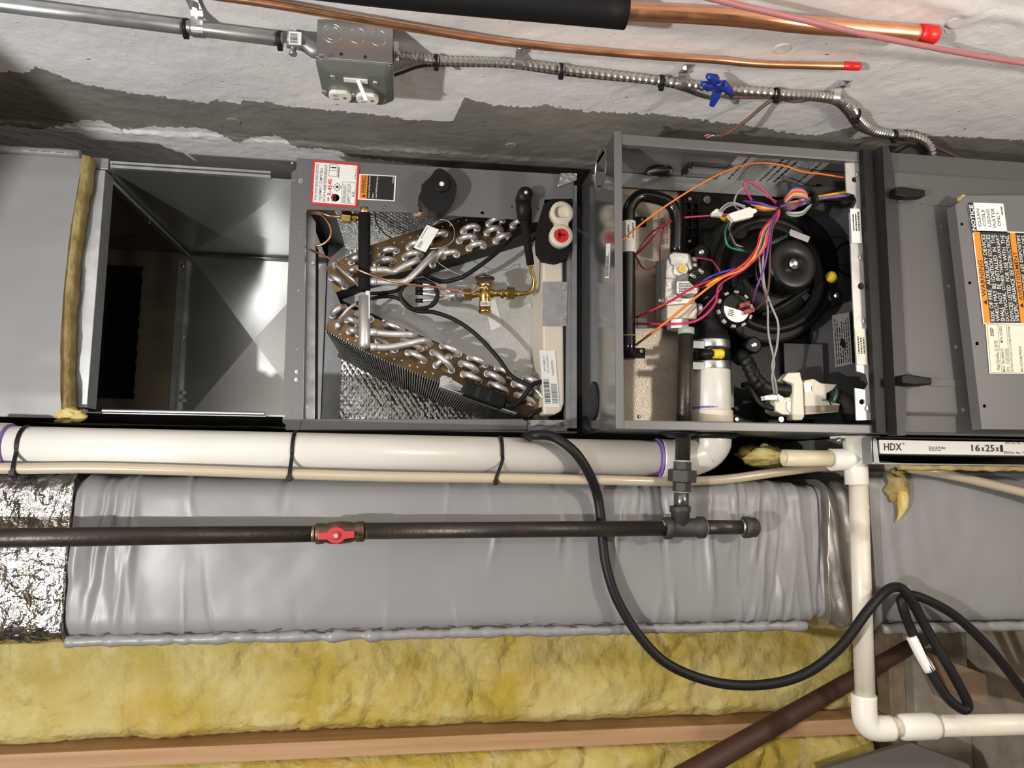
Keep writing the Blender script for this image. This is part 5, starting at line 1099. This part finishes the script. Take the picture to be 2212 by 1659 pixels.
def riser(y0, y1, w, m, name, hexa=False, pad=0):
    a, b = P(1467, y0, rc(y0)), P(1467, y1, rc(y1)); xa0 = P(1465, 720, .087).x; f0 = (y0 - 700) / 440; f1 = (y1 - 700) / 440
    a.x = xa0 + (xr - xa0) * max(0, f0); b.x = xa0 + (xr - xa0) * f1
    mb = MB(); r = RW(w, a); (mb.hexn(a, b, r) if hexa else mb.cyl(a, b, r, 22)); return mesh(name, mb, m, gp, bevel=.0012 if hexa else 0)
riser(1057, 1105, 32, STEEL if False else mat('bright_iron', (.16, .155, .15), .28, .85), 'nipple'); riser(710, 1000, 32, IRON, 'riser')
riser(997, 1016, 39, IRONG, 'union_half', True); riser(1015, 1041, 62, IRONG, 'union_nut', True); riser(1041, 1062, 40, IRONG, 'union_half', True)
for y in (996, 1062): riser(y - 2, y + 2, 33, mat('thread_sealant', (.33, .4, .36), .6), 'sealant')
riser(708, 722, 35, mat('thread_sealant', (.33, .4, .36), .6), 'sealant')
a = P(1466, 931, rc(931)); a.z = FZ0 - .0005; mesh('grommet', MB().lathe(a, (0, 0, -1), [(0, .03), (.003, .03), (.005, .024), (.009, .016)], 26), RUBBER, gp)
# ================================================================ condensate drain
DC = .066
dn = thing('condensate_drain', 'white pvc condensate drain with a tee on top and an elbow near the floor', 'pipe', P(1870, 1550, DC))
def seg(name, a, b, w, m, n=24, w1=None): return line(name, [a, b], w, m, dn, n, None, 0, w1)
t0 = P(1846, 940, DC); mesh('flange', MB().box(P(1806, 938, DC).x, P(1885, 938, DC).x, DC - .022, DC + .02, FZ0 - .006, FZ0 - .0015), WPLAST, dn, bevel=.0012)
for x in (1811, 1877): p = P(x, 945, DC - .012); mesh('screw', MB().cyl((p.x, p.y, FZ0 - .006), (p.x, p.y, FZ0 - .013), .004, 8), STEEL, dn)
tm = MB(); ta, tb_ = P(1845, 941, DC), P(1851, 1047, DC); rr = RW(48, ta); tl = (tb_ - ta).length
tm.lathe(ta, tb_ - ta, [(0, rr), (tl - .001, rr), (tl, rr * .95)], 28); bm = P(1848, 992, DC)
tm.lathe(bm, P(1794, 993, DC) - bm, [(0, rr), (.012, rr * .96), ((P(1794, 993, DC) - bm).length, rr * .98)], 28)
mesh('tee', tm, WPLAST, dn)
sa, sb = P(1808, 991, DC), P(1693, 989, DC); r2 = RW(36, sa); Ls = (sb - sa).length
mesh('stub_pipe', MB().lathe(sa, sb - sa, [(0, r2), (Ls, r2), (Ls, r2 * .78), (Ls - .03, r2 * .74)], 26, 0, True, True), mat('aged_pvc', (.68, .6, .42), .4), dn)
seg('pipe', (1854, 1040, DC), (1869, 1510, DC), 39, PVCD, 26, 41)
ea = [(1866, 1500, DC), (1867, 1540, DC), (1874, 1563, DC), (1890, 1573, DC), (1925, 1573, DC)]
mesh('elbow', MB().tube(smooth([P(*q) for q in ea], 6), RW(52, P(1870, 1550, DC)), 28), WPLAST, dn)
seg('nipple', (1915, 1571, DC), (1950, 1570, DC), 40, PVCD)
co = P(1942, 1571, DC); cd = P(2021, 1568, DC) - co; Lc = cd.length; rc_ = RW(55, co); mesh('coupling', MB().lathe(co, cd, [(0, rc_ * .78), (.004, rc_ * .95), (.012, rc_), (Ls * 0 + Lc - .006, rc_), (Lc, rc_ * .92)], 28), WPLAST, dn)
seg('pipe', (2015, 1568, DC), (2440, 1560, DC), 44, PVCD)
# ================================================================ power cable
pts = [(1135, 945, .14), (1150, 940, .062), (1195, 944, .055), (1240, 975, .05), (1272, 1022, .06), (1290, 1070, .08), (1298, 1120, .083), (1302, 1170, .085), (1310, 1225, .082), (1333, 1295, .08), (1380, 1372, .078), (1445, 1436, .075), (1545, 1474, .075), (1650, 1479, .06), (1740, 1455, .045), (1815, 1398, .03), (1870, 1325, .028), (1908, 1281, .035), (1938, 1268, .05), (1962, 1286, .05), (2000, 1355, .05), (2048, 1438, .04), (2082, 1500, .035), (2091, 1526, .035), (2078, 1532, .035), (2045, 1505, .04), (2005, 1440, .05), (1970, 1365, .06), (1950, 1312, .058), (1950, 1291, .06), (1985, 1289, .06), (2060, 1328, .06), (2130, 1392, .06), (2190, 1465, .06), (2260, 1560, .06), (2320, 1660, .06), (2400, 1780, .06)]
pc_ = mesh('power_cable', MB().tube(smooth([P(*q) for q in pts], 8), RW(21, P(1600, 1478, .08)), 14), RUBBER, label='long black power cable looping over the duct and the white drain', cat='cable')
ta = smooth([P(*q) for q in ((2009, 1449, .05), (1988, 1412, .055), (1969, 1374, .06))], 5)
mesh('cable_tag', MB().tube(ta, RW(24, ta[0]), 14), WHITE, pc_, 'white printed tag')
# ================================================================ floor corner things
a, b = P(1440, 1700, .2), P(1966, 1396, .34)
mesh('wooden_pole', MB().tube([a + (b - a) * (i / 10) for i in range(11)], [.021 - .0007 * i for i in range(11)], 18), POLE, label='dark brown round pole leaning behind the white drain pipe', cat='pole', bevel=.001)
mesh('lumber_offcut', MB().prism(pf([(2012, 1412), (2212, 1489), (2320, 1530), (2320, 1600), (2212, 1560), (2050, 1492)], .35), (0, .036, 0)), mat('dusty_board', (.3, .21, .13), .8, vary=(10, (.22, .15, .09), .4, .7)), label='short pine board standing at the concrete curb near the floor', cat='board', bevel=.002)
mesh('grey_sheet', MB().prism(pf([(1700, 1690), (1800, 1655), (1885, 1629), (1968, 1605), (2090, 1650), (2140, 1720), (1720, 1760)], .3), (0, .012, 0)), mat('grey_board', (.17, .155, .14), .7), label='dark grey flat board at the bottom edge below the drain elbow', cat='board')
# ================================================================ air filter and its slot
AC = .02
fr = thing('filter_slot', 'dark sheet metal filter slot between the furnace and the wrapped base', 'filter slot', P(1890, 970, AC))
z1_, z0_ = FZ0 - .004, P(2000, 1004, AC).z
x0_ = P(1885, 970, AC).x
mesh('slot_wall', MB().box(x0_, FX1, AC + .36, AC + .364, z0_, z1_).box(x0_, FX1, AC + .004, AC + .36, z1_ - .002, z1_), DARK, fr)
mesh('slot_floor', MB().box(x0_, FX1, AC + .002, AC + .36, z0_, z0_ + .002), GALVD, fr)
mesh('end_bracket', MB().box(x0_ - .001, x0_ + .001, AC, AC + .36, z0_, z1_).prism(pf([(1880, 945), (1893, 947), (1900, 1002), (1885, 998)], AC), (0, .002, 0)), GALVD, fr)
fy = AC + .006; fo_, fr_, fu_ = P(1900, 980, fy), P(2400, 990, fy), P(1897, 950, fy)
fzb, fzt = fo_.z, fu_.z; fx0, fx1 = fo_.x, FX1 - .02
af = mesh('air_filter', MB().box(fx0, fx1, fy, fy + .33, fzb, fzt), mat('filter_board', (.72, .7, .68), .6), label='white cardboard edged air filter in the slot below the door', cat='air filter', bevel=.001)
def ft(t, xa, xb, ya, yb, bold=False, parent=af):
    o = P(xa, yb, fy - .0006); U = V((P(xb, yb, fy).x - o.x, 0, 0)); W = V((0, 0, P(xa, ya, fy).z - o.z))
    L_ = MB(); vs, fs = textmesh(t, bold); L_.add([o + U * x + W * y for x, y in vs], fs); return mesh('print', L_, INK, parent)
ft('HDX', 1910, 1948, 957, 973, True); ft('TM', 1948.5, 1953, 957, 960); ft('Dust & Pollen', 2007, 2042, 964, 969.5); ft('Pleated Air Filter', 2007, 2033, 970, 974); ft('16', 2099, 2117, 960, 975, True); ft('x', 2120, 2127, 966, 975, True); ft('25', 2129, 2148, 960.5, 975.5, True); ft('x', 2151, 2158, 966, 975.5, True); ft('1', 2161, 2166.5, 961, 976)
ft('EPA Est. No. 71145', 2172, 2225, 954, 959); ft('EPA Est. No. 7145', 2169, 2222, 975, 980)
mesh('fiberglass_edge', MB().tube([V((P(1940, 1004, AC).x + .01 * i, AC - .002, z0_ - .005 + .002 * fbm(i * .4, 3))) for i in range(32)], [.0045 + .002 * fbm(i * .5, 8) for i in range(32)], 8), FIBERB, fr)
# ================================================================ leaning coil access panel
LP = -.062
lpn = thing('access_panel', 'loose grey access panel with orange warning labels leaning on the furnace door', 'panel', (FX1, LP, .3))
pnl = flath('panel_sheet', [(2064, 443), (2086, 423), (2400, 420), (2420, 930), (2121, 927)], [ring_px(2078, 484, 3.5), ring_px(2095, 611, 3.5), ring_px(2111, 742, 4), ring_px(2127, 877, 4)], LP, .0015, GREY, lpn)
mesh('edge_flange', MB().prism(pf([(2064, 443), (2066, 443), (2123, 927), (2121, 927)], LP + .001), (0, .02, 0)).prism(pf([(2086, 423), (2400, 420), (2400, 422), (2087, 425)], LP + .001), (0, .02, 0)), GREY, lpn)
mesh('fiberglass_corner', tuftm(P(2079, 431, LP + .012), .009, .006, .007, 3), FIBERW, lpn)
LL = LP - .0012
L_ = Label(P(2176, 505, LL), P(2167, 440, LL) - P(2176, 505, LL), P(2098, 503, LL) - P(2176, 505, LL), [WHITE, INK])
L_.rect(0, .84, 1, 1, 1, 1); L_.text('NOTICE', .08, .86, .92, .97, 0, True)
for i, (t, a_, b_) in enumerate((('CLEAN', .21, .8), ('COILS', .23, .77), ('USING', .22, .79), ('WATER', .17, .83), ('ONLY.', .24, .75))): L_.text(t, a_, .7 - i * .137, b_, .79 - i * .137, 1)
L_.lines(.62, .05, .9, .1, 1, 1, 3, .8); lab('notice_label', L_, lpn, 'white notice label with a black header')
o_ = P(2310, 701, LL); U = P(2284, 503, LL) - o_; W = P(2124, 700, LL) - o_
L_ = Label(o_, U, W, [WHITE, INK, ORANGE]); wpx = 186.
def yy(a): return 1 - a / wpx
L_.rect(.012, .012, .988, yy(2), 1, 1); L_.rect(.012, yy(15), .988, yy(2), 2, 2); L_.text('WARNING', .16 + .13, yy(13.5), .68, yy(4), 1, True); L_.poly([(.2, yy(13)), (.26, yy(13)), (.23, yy(4))], 1, 3)
for i, t in enumerate(('RISK OF FIRE.  AUXILIARY DEVICES', 'WHICH MAY BE IGNITION SOURCES', 'SHALL  NOT  BE  INSTALLED  IN  THE', 'DUCTWORK, OTHER THAN AUXILIARY', 'DEVICES LISTED  FOR USE WITH  THE', 'SPECIFIC APPLIANCE. SEE INSTRUCTIONS.')): L_.text(t, .03, yy(25.5 + i * 10.4), .96, yy(17 + i * 10.4), 0)
L_.rect(.012, yy(92), .988, yy(80), 2, 2); L_.text('AVERTISSEMENT', .25, yy(90.5), .78, yy(82), 1, True); L_.poly([(.17, yy(90)), (.23, yy(90)), (.2, yy(82))], 1, 3)
for i, t in enumerate(("RISQUE D'INCENDIE. LES DISPOSITIFS", "AUXILIAIRES QUI PEUVENT ETRE DES")): L_.text(t, .03, yy(102.5 + i * 10.4), .96, yy(94 + i * 10.4), 0)
L_.lines(.03, yy(180), .96, yy(114), 6, 0, 4, .6); lab('warning_label', L_, lpn, 'large orange and black warning label')
o_ = P(2320, 808, LL); L_ = Label(o_, P(2310, 702, LL) - o_, P(2137, 807, LL) - o_, [mat('cream_label', (.7, .66, .56), .5), INK]); wpx = 180.
L_.text('West Columbia, SC 29170', .06, yy(24), .66, yy(15), 1); L_.lines(.75, yy(16), .95, yy(8), 2, 1, 2, .6); L_.frame(.02, .02, .98, yy(3), .004, .003, 1)
L_.text('M/N  7EC24B4-71', .04, yy(33.5), .5, yy(28), 1); L_.text('MFG: 07/2025', .62, yy(33.5), .95, yy(28), 1); L_.text('S/N   1525G20703', .04, yy(42), .5, yy(36.5), 1); L_.rect(.02, yy(26), .98, yy(25.4), 1); L_.rect(.02, yy(44), .98, yy(43.4), 1)
L_.text('FACTORY INSTALLED TXV SUITABLE FOR R-454B', .04, yy(50.5), .95, yy(46), 1); L_.text('MAX. ALLOWABLE PRESSURE', .04, yy(71), .55, yy(66), 1); L_.text('640 PSIG (4413 kPa)', .04, yy(80), .4, yy(75), 1); L_.lines(.04, yy(170), .95, yy(84), 9, 1, 6, .45)
lab('rating_label', L_, lpn, 'cream rating label with small print')
# torn insulation tufts
mesh('fiberglass_tuft', tuftm(P(1643, 985, .19), .042, .03, .02, 7), FIBERW, label='yellow fiberglass tuft behind the open white pipe stub', cat='insulation')
tr = mesh('torn_insulation', tuftm(P(1938, 1050, .088), .022, .012, .026, 9), FIBERB, label='torn clump of insulation on the wrapped base by the drain pipe', cat='insulation')
tu = MB().tube(smooth([P(1948, 1060, .082), P(1950, 1085, .082), P(1947, 1105, .082), P(1938, 1126, .082)], 5), [.009, .0095, .01, .01, .01, .0095, .009, .009, .008, .007, .006, .005, .004, .003, .002, .001], 10); mesh('strand', tu, FIBERW, tr)
# ================================================================ on the concrete wall
BZ = .598
emt = thing('conduit', 'silver steel conduit strapped to the painted wall leading to the outlet box', 'conduit', PB(610, 88, BZ))
def wl(pts, w, m, name, parent, n=12, k=6, label=None, rs=None):
    pp = smooth([PB(x, y, b) for x, y, b in pts], k); r = RW(w, pp[len(pp) // 2])
    return mesh(name, MB().tube(pp, r, n), m, parent, label)
e0, e1 = PB(-620, -68, BZ), PB(612, 86, BZ)
mesh('pipe', MB().cyl(e0, e1, RW(30, PB(400, 58, BZ)), 20), GALV, emt)
c0, c1 = PB(620, 84, BZ), PB(651, 90, BZ)
mesh('connector', MB().cyl(c0, c1, .0125, 10).cyl(PB(634, 88, BZ), PB(634, 88, BZ) - V((0, 0, .02)), .004, 10).lathe(PB(634, 88, BZ) - V((0, 0, .018)), (0, 0, -1), [(0, .006), (.003, .006), (.004, .004)], 10), GALV, emt, bevel=.0008)
L_ = Label(PB(627, 98, BZ - .0128) + V((0, -.002, 0)), V((0, -.016, 0)), V((.014, 0, 0)), [WHITE, INK]); 
BXY0 = -.115
bx0_, bx1_ = P(684, 80, BXY0).x, P(848, 95, BXY0).x
bzt, bzc = WALL_Z - .006, P(765, 131, BXY0).z
mesh('offset_nipple', MB().tube([c1 - V((.004, 0, 0)), c1, V((bx0_ - .006, BXY0 + .03, bzt - .03)), V((bx0_ + .002, BXY0 + .03, bzt - .03))], .0105, 16), GALVD, emt)
L_ = Label(P(651, 98, c0.y - .0136), P(651, 70, c0.y - .0136) - P(651, 98, c0.y - .0136), P(624, 96, c0.y - .0136) - P(651, 98, c0.y - .0136), [WHITE, INK]); L_.bars(.1, .3, .9, .9, 1, 14, 3); lab('bar_code', L_, emt)
def tie(x, y, b, r, label, grp, slant=0):
    c = PB(x, y, b); m = MB().lathe(c - V((.0025, 0, 0)), (1, 0, slant), [(0, r), (0, r + .0016), (.005, r + .0016), (.005, r), (0, r)], 18, 0, True, False)
    m.box(c.x - .003, c.x + .004, c.y - .003, c.y + .004, c.z - r - .005, c.z - r + .001)
    return mesh('zip_tie', m, RUBBER, label=label, cat='zip tie', group=grp)
tie(402, 59, BZ, RW(32, PB(402, 59, BZ)), 'black zip tie on the steel conduit beside the strap', 'zip ties on the conduit'); tie(605, 85, BZ, RW(32, PB(402, 59, BZ)), 'black zip tie on the steel conduit next to the connector', 'zip ties on the conduit')
def strap(x, y, b, r, label, parent_grp, w=.008):
    c = PB(x, y, b); m = MB(); zt = WALL_Z - .004
    arc = [V((0, r * math.cos(t), r * math.sin(t))) for t in [math.radians(d) for d in range(80, -105, -15)][::-1]]
    ptsl = [c + V((0, -r, r * .2))] + [c + V((0, r * math.cos(t), -r * math.sin(t))) for t in [math.radians(180 - d * 15) for d in range(0, 13)]]
    loop = [V((c.x, c.y - r - .028, zt)), V((c.x, c.y - r - .006, zt)), V((c.x, c.y - r - .001, zt - .006))] + [c + V((0, -(r + .0008) * math.cos(t), -(r + .0008) * math.sin(t))) for t in [math.pi * k / 10 for k in range(11)]]
    for a, q in zip(loop, loop[1:]):
        n_ = V((1, 0, 0)).cross(q - a).normalized() * .0007; m.obox((a + q) / 2, (q - a) * .55, (w, 0, 0), n_)
    s_ = mesh('pipe_strap', m, STEEL, label=label, cat='strap', group=parent_grp)
    h = V((c.x, c.y - r - .016, zt)); mesh('screw', MB().lathe(h, (0, 0, -1), [(0, .006), (.004, .006), (.005, .004)], 6, 0, False), STEEL, s_); return s_
strap(430, 63, BZ, RW(31, PB(430, 63, BZ)), 'bright steel strap on the conduit near the black tie', 'pipe straps on the wall')
# outlet box
ob = thing('outlet_box', 'steel outlet box with a grey cover and white receptacles on the wall', 'outlet', ((bx0_ + bx1_) / 2, BXY0 + .05, bzt))
by1 = BXY0 + .1
bx = MB().box(bx0_, bx1_, BXY0, by1, bzc, bzt)
mesh('box', bx, mat('box_steel', (.42, .43, .43), .38, .9, wear=(20, .28, .45)), ob, bevel=.001)
for x, y, r in ((718, 72, 22), (772, 77, 18), (817, 82, 18), (718, 72, 15)):
    p = P(x, y, BXY0); rr = RW(2 * r, p); mesh('knockout', MB().lathe(p, (0, -1, 0), [(0, rr), (.0006, rr), (.0009, rr * .97), (.0003, rr * .94), (0, rr * .93)], 24, 0, True, False), STEEL, ob)
for x, y in ((737, 117), (789, 123)):
    p = P(x, y, BXY0); mesh('hole', MB().lathe(p, (0, -1, 0), [(0, .0024), (.0004, .0024)], 10), INK, ob)
cz = bzc - .012; cm = MB()
cg = mat('grey_cover', (.2, .215, .2), .32, .4)
o2 = rrect(bx0_ - .001, BXY0 - .002, bx1_ + .001, by1 + .002, .01, 4); i2 = rrect(bx0_ + .01, BXY0 + .016, bx1_ - .01, by1 - .003, .01, 4)
n = len(o2); cm.v = [V((x, y, bzc - .0005)) for x, y in o2] + [V((x, y, bzc - .003)) for x, y in o2] + [V((x, y, cz)) for x, y in i2]
for k in range(2):
    for i in range(n): j = (i + 1) % n; cm.f.append([k * n + i, k * n + j, (k + 1) * n + j, (k + 1) * n + i][::-1]); cm.m.append(0); cm.s.append(k == 1)
cm.f.append(list(range(2 * n, 3 * n))[::-1]); cm.m.append(0); cm.s.append(False); cm.f.append(list(range(n))); cm.m.append(0); cm.s.append(False)
cov = mesh('cover', cm, cg, ob, 'grey raised cover', bevel=.0012)
for x, y in ((695, 132), (719, 166), (811, 179), (701, 198), (826, 212), (764, 205)):
    p = PB(x, y, cz - .0); mesh('screw', MB().lathe((p.x, min(p.y, by1 - .006), cz if 140 < y < 209 else bzc - .004), (0, 0, -1), [(0, .0045), (.002, .004), (.003, .002)], 8, 0, False), STEEL, cov)
for x, y in ((735, 203), (794, 209)):
    p = PB(x, y, cz); R_ = .0165; f2 = [(p.x + R_ * math.cos(t), p.y + max(-.0135, min(.0135, R_ * math.sin(t)))) for t in [2 * math.pi * k / 28 for k in range(28)]]
    rc2 = mesh('receptacle', MB().prism([V((a, b, cz)) for a, b in f2], (0, 0, -.006)), WPLAST, cov, 'white receptacle face', bevel=.001)
    for dx, dy, w_, h_ in ((-.006, -.005, .0035, .0009), (-.006, .005, .004, .0009), (.007, 0, .0022, .0026)): mesh('slot', MB().box(p.x + dx - w_, p.x + dx + w_, p.y + dy - h_, p.y + dy + h_, cz - .0064, cz - .0061), mat('slot_dark', (.12, .11, .1), .7), rc2)
p = PB(764, 172, cz); mesh('toggle', MB().prism([V((p.x - .014, p.y - .005, cz)), V((p.x + .02, p.y - .005, cz)), V((p.x + .02, p.y + .006, cz)), V((p.x - .014, p.y + .006, cz))], (0, 0, -.002)).obox(V((p.x + .012, p.y + .006, cz - .012)), V((.006, .006, -.012)), V((.003, -.001, 0)), V((0, .004, .002))), WPLAST, cov, 'white toggle switch', bevel=.001)
# flexible metal cable
mcp = [(849, 116, .601), (880, 122, .603), (940, 130, .606), (1020, 133, .606), (1110, 137, .606), (1200, 148, .606), (1300, 160, .606), (1400, 172, .606), (1500, 184, .606), (1600, 195, .606), (1700, 203, .606), (1770, 207, .606), (1808, 213, .606), (1836, 230, .606), (1856, 258, .606), (1885, 281, .606), (1925, 290, .606), (1970, 293, .606), (1998, 304, .598), (2012, 322, .585), (2014, 342, .57)]
pp = smooth([PB(*q) for q in mcp], 60); m = MB(); d = 0; rs = [];  pts = [pp[0]]
for a, b in zip(pp, pp[1:]):
    d += (b - a).length
    if d > .0014: pts.append(b); d = 0
r0 = RW(19, PB(1400, 172, .606)); fx_ = MB().tube(pts, [r0 * (1.06, 1.06, .84, .76)[i % 4] for i in range(len(pts))], 14); fx_.s = [False] * len(fx_.s)
mesh('flexible_conduit', fx_, mat('armor_steel', (.58, .56, .53), .3, .95), label='flexible steel armored cable clipped along the painted wall', cat='conduit')
mesh('cable_clamp', MB().cyl(PB(847, 116, .6), PB(860, 118, .601), .0105, 14).box(bx1_ + .001, bx1_ + .008, BXY0 + .015, BXY0 + .05, .585, .6).cyl(V((bx1_ + .006, BXY0 + .025, .586)), V((bx1_ + .006, BXY0 + .025, .575)), .003, 8), STEEL, ob)
for x, y, l in ((1120, 137, 'below the long copper line'), (1468, 180, 'left of the blue wire nuts'), (1802, 211, 'where the cable bends down')): strap(x, y, .606, r0 * 1.05, 'small zinc strap on the armored cable ' + l, 'pipe straps on the wall', .006)
for x, y, l in ((942, 132, 'nearest the outlet box'), (1211, 151, 'under the middle of the copper line'), (1428, 176, 'left of the blue wire nuts'), (1676, 203, 'where the thin wire branches off'), (1850, 248, 'on the downward bend'), (1930, 292, 'above the furnace corner'), (2005, 312, 'at the lower end of the cable')):
    tie(x, y, .604, r0 * 1.25, 'black zip tie on the armored cable ' + l, 'zip ties on the armored cable')
BRW = mat('brown_jacket', (.13, .07, .055), .45); 
def lone(name, pts, w, m, label, cat, grp=None, k=6): 
    pq = smooth([PB(*q) for q in pts], k); return mesh(name, MB().tube(pq, RW(w, pq[len(pq) // 2]), 10), m, label=label, cat=cat, group=grp)
lone('thermostat_wire', [(842, 166, .612), (868, 157, .612), (905, 144, .612), (945, 140, .61), (1000, 141, .612), (1100, 144, .612), (1200, 158, .612), (1290, 168, .612), (1420, 181, .612), (1470, 192, .612), (1510, 206, .612), (1536, 213, .608)], 7, mat('dark_brown_jacket', (.06, .04, .032), .45), 'dark brown thermostat wire running under the armored cable to the blue wire nuts', 'wire')
tw = lone('thermostat_wire', [(1578, 209, .608), (1630, 210, .612), (1676, 211, .61), (1715, 219, .612), (1745, 214, .612), (1800, 222, .612), (1826, 243, .612), (1850, 275, .612), (1890, 292, .612), (1935, 299, .612), (1990, 306, .61), (2030, 322, .605), (2085, 348, .59)], 8, BRW, 'reddish brown thermostat wire from the blue wire nuts down to the furnace door', 'wire')
tb2 = lone('thermostat_wire', [(1676, 212, .606), (1650, 228, .6), (1610, 262, .585), (1572, 287, .57), (1556, 293, .562)], 8, BRW, 'short brown thermostat wire stub with a frayed end above the furnace', 'wire')
for i, c in enumerate(('green', 'white', 'red', 'tan')): mesh('strand', MB().tube(smooth([PB(1560, 291, .565), PB(1550 - i, 291 + i, .562), PB(1540 - i * 4, 294 - i, .56), PB(1528 - i * 2, 301 - i * 2, .558)], 4), .0009, 5), wirem(c, WC[c]), tb2)
for i, (x, y, dx, dy) in enumerate(((1545, 172, -16, -8), (1536, 186, -16, -4), (1552, 192, 3, -18), (1560, 182, 14, 12), (1549, 200, -4, 10))):
    a, b = PB(x, y, .592), PB(x + dx, y + dy, .588); wn = mesh('wire_nut', MB().lathe(a, b - a, [(0, .0075), (.004, .0078), (.018, .0056), (.023, .0046), (.024, .002)], 8, 0, False), BLUE, label=('blue wire nut pointing up left in the cluster', 'blue wire nut pointing left in the cluster', 'blue wire nut pointing up in the middle of the cluster', 'blue wire nut pointing right in the cluster', 'lowest blue wire nut in the cluster')[i], cat='wire nut', group='blue wire nuts by the armored cable')
for i, c in enumerate(('blue', 'white', 'yellow', 'black', 'red')): mesh('strand', MB().tube(smooth([PB(1538, 212, .605), PB(1545 + i * 4, 216 - i * 2, .595), PB(1555 + i * 5, 208 - i * 2, .592), PB(1575, 208, .606)], 5), .0011, 5), wirem(c, WC[c]), tw)
# copper lines
CUB = .585
lone('refrigerant_line', [(-300, -118, .598), (430, -14, .598), (600, 11, .598), (760, 39, .598), (900, 62, .6), (1050, 85, .603), (1200, 103, .606), (1400, 120, .608), (1540, 129, .608), (1640, 138, .608), (1780, 142, .608), (1830, 143, .608)], 17, COPPER, 'thin bare copper line with a red cap above the armored cable', 'copper tube')
lc = bpy.data.objects['refrigerant_line']; a, b = PB(1822, 142, .608), PB(1858, 144, .608); mesh('end_cap', MB().lathe(a, b - a, [(0, .0062), ((b - a).length - .002, .0062), ((b - a).length, .005)], 14), RED, lc, 'red plastic end cap')
sl = thing('suction_line', 'thick copper suction line with black foam insulation and a red cap', 'copper tube', PB(1352, 25, CUB))
cp = smooth([PB(*q) for q in ((1330, 24, CUB), (1500, 32, CUB), (1620, 41, CUB), (1720, 52, CUB), (1850, 62, CUB + .01), (1990, 73, CUB + .014))], 8); mesh('copper_tube', MB().tube(cp, RW(37, cp[8]), 20), COPPER, sl)
a, b = PB(1984, 72, CUB + .014), PB(2022, 76, CUB + .014); mesh('end_cap', MB().lathe(a, b - a, [(0, RW(39, a)), ((b - a).length - .003, RW(39, a)), ((b - a).length, RW(34, a))], 20), RED, sl, 'red plastic end cap')
fo1 = smooth([PB(-450, -190, CUB - .004), PB(300, -95, CUB - .004), PB(800, -28, CUB - .004), PB(1352, 25, CUB - .004)], 10); mesh('foam_insulation', MB().tube(fo1, RW(73, fo1[-1]), 28), mat('foam_tube', (.006, .006, .0065), .6, spec=.25), sl, 'black foam insulation')
lone('pink_cable', [(900, -150, .555), (1250, -72, .555), (1470, -20, .555), (1600, 12, .555), (1700, 35, .555), (1850, 70, .56), (2000, 100, .572), (2120, 122, .59), (2240, 140, .6), (2420, 165, .6)], 14, mat('pink_jacket', (.42, .16, .17), .5), 'pink cable hanging across the copper suction line', 'cable')
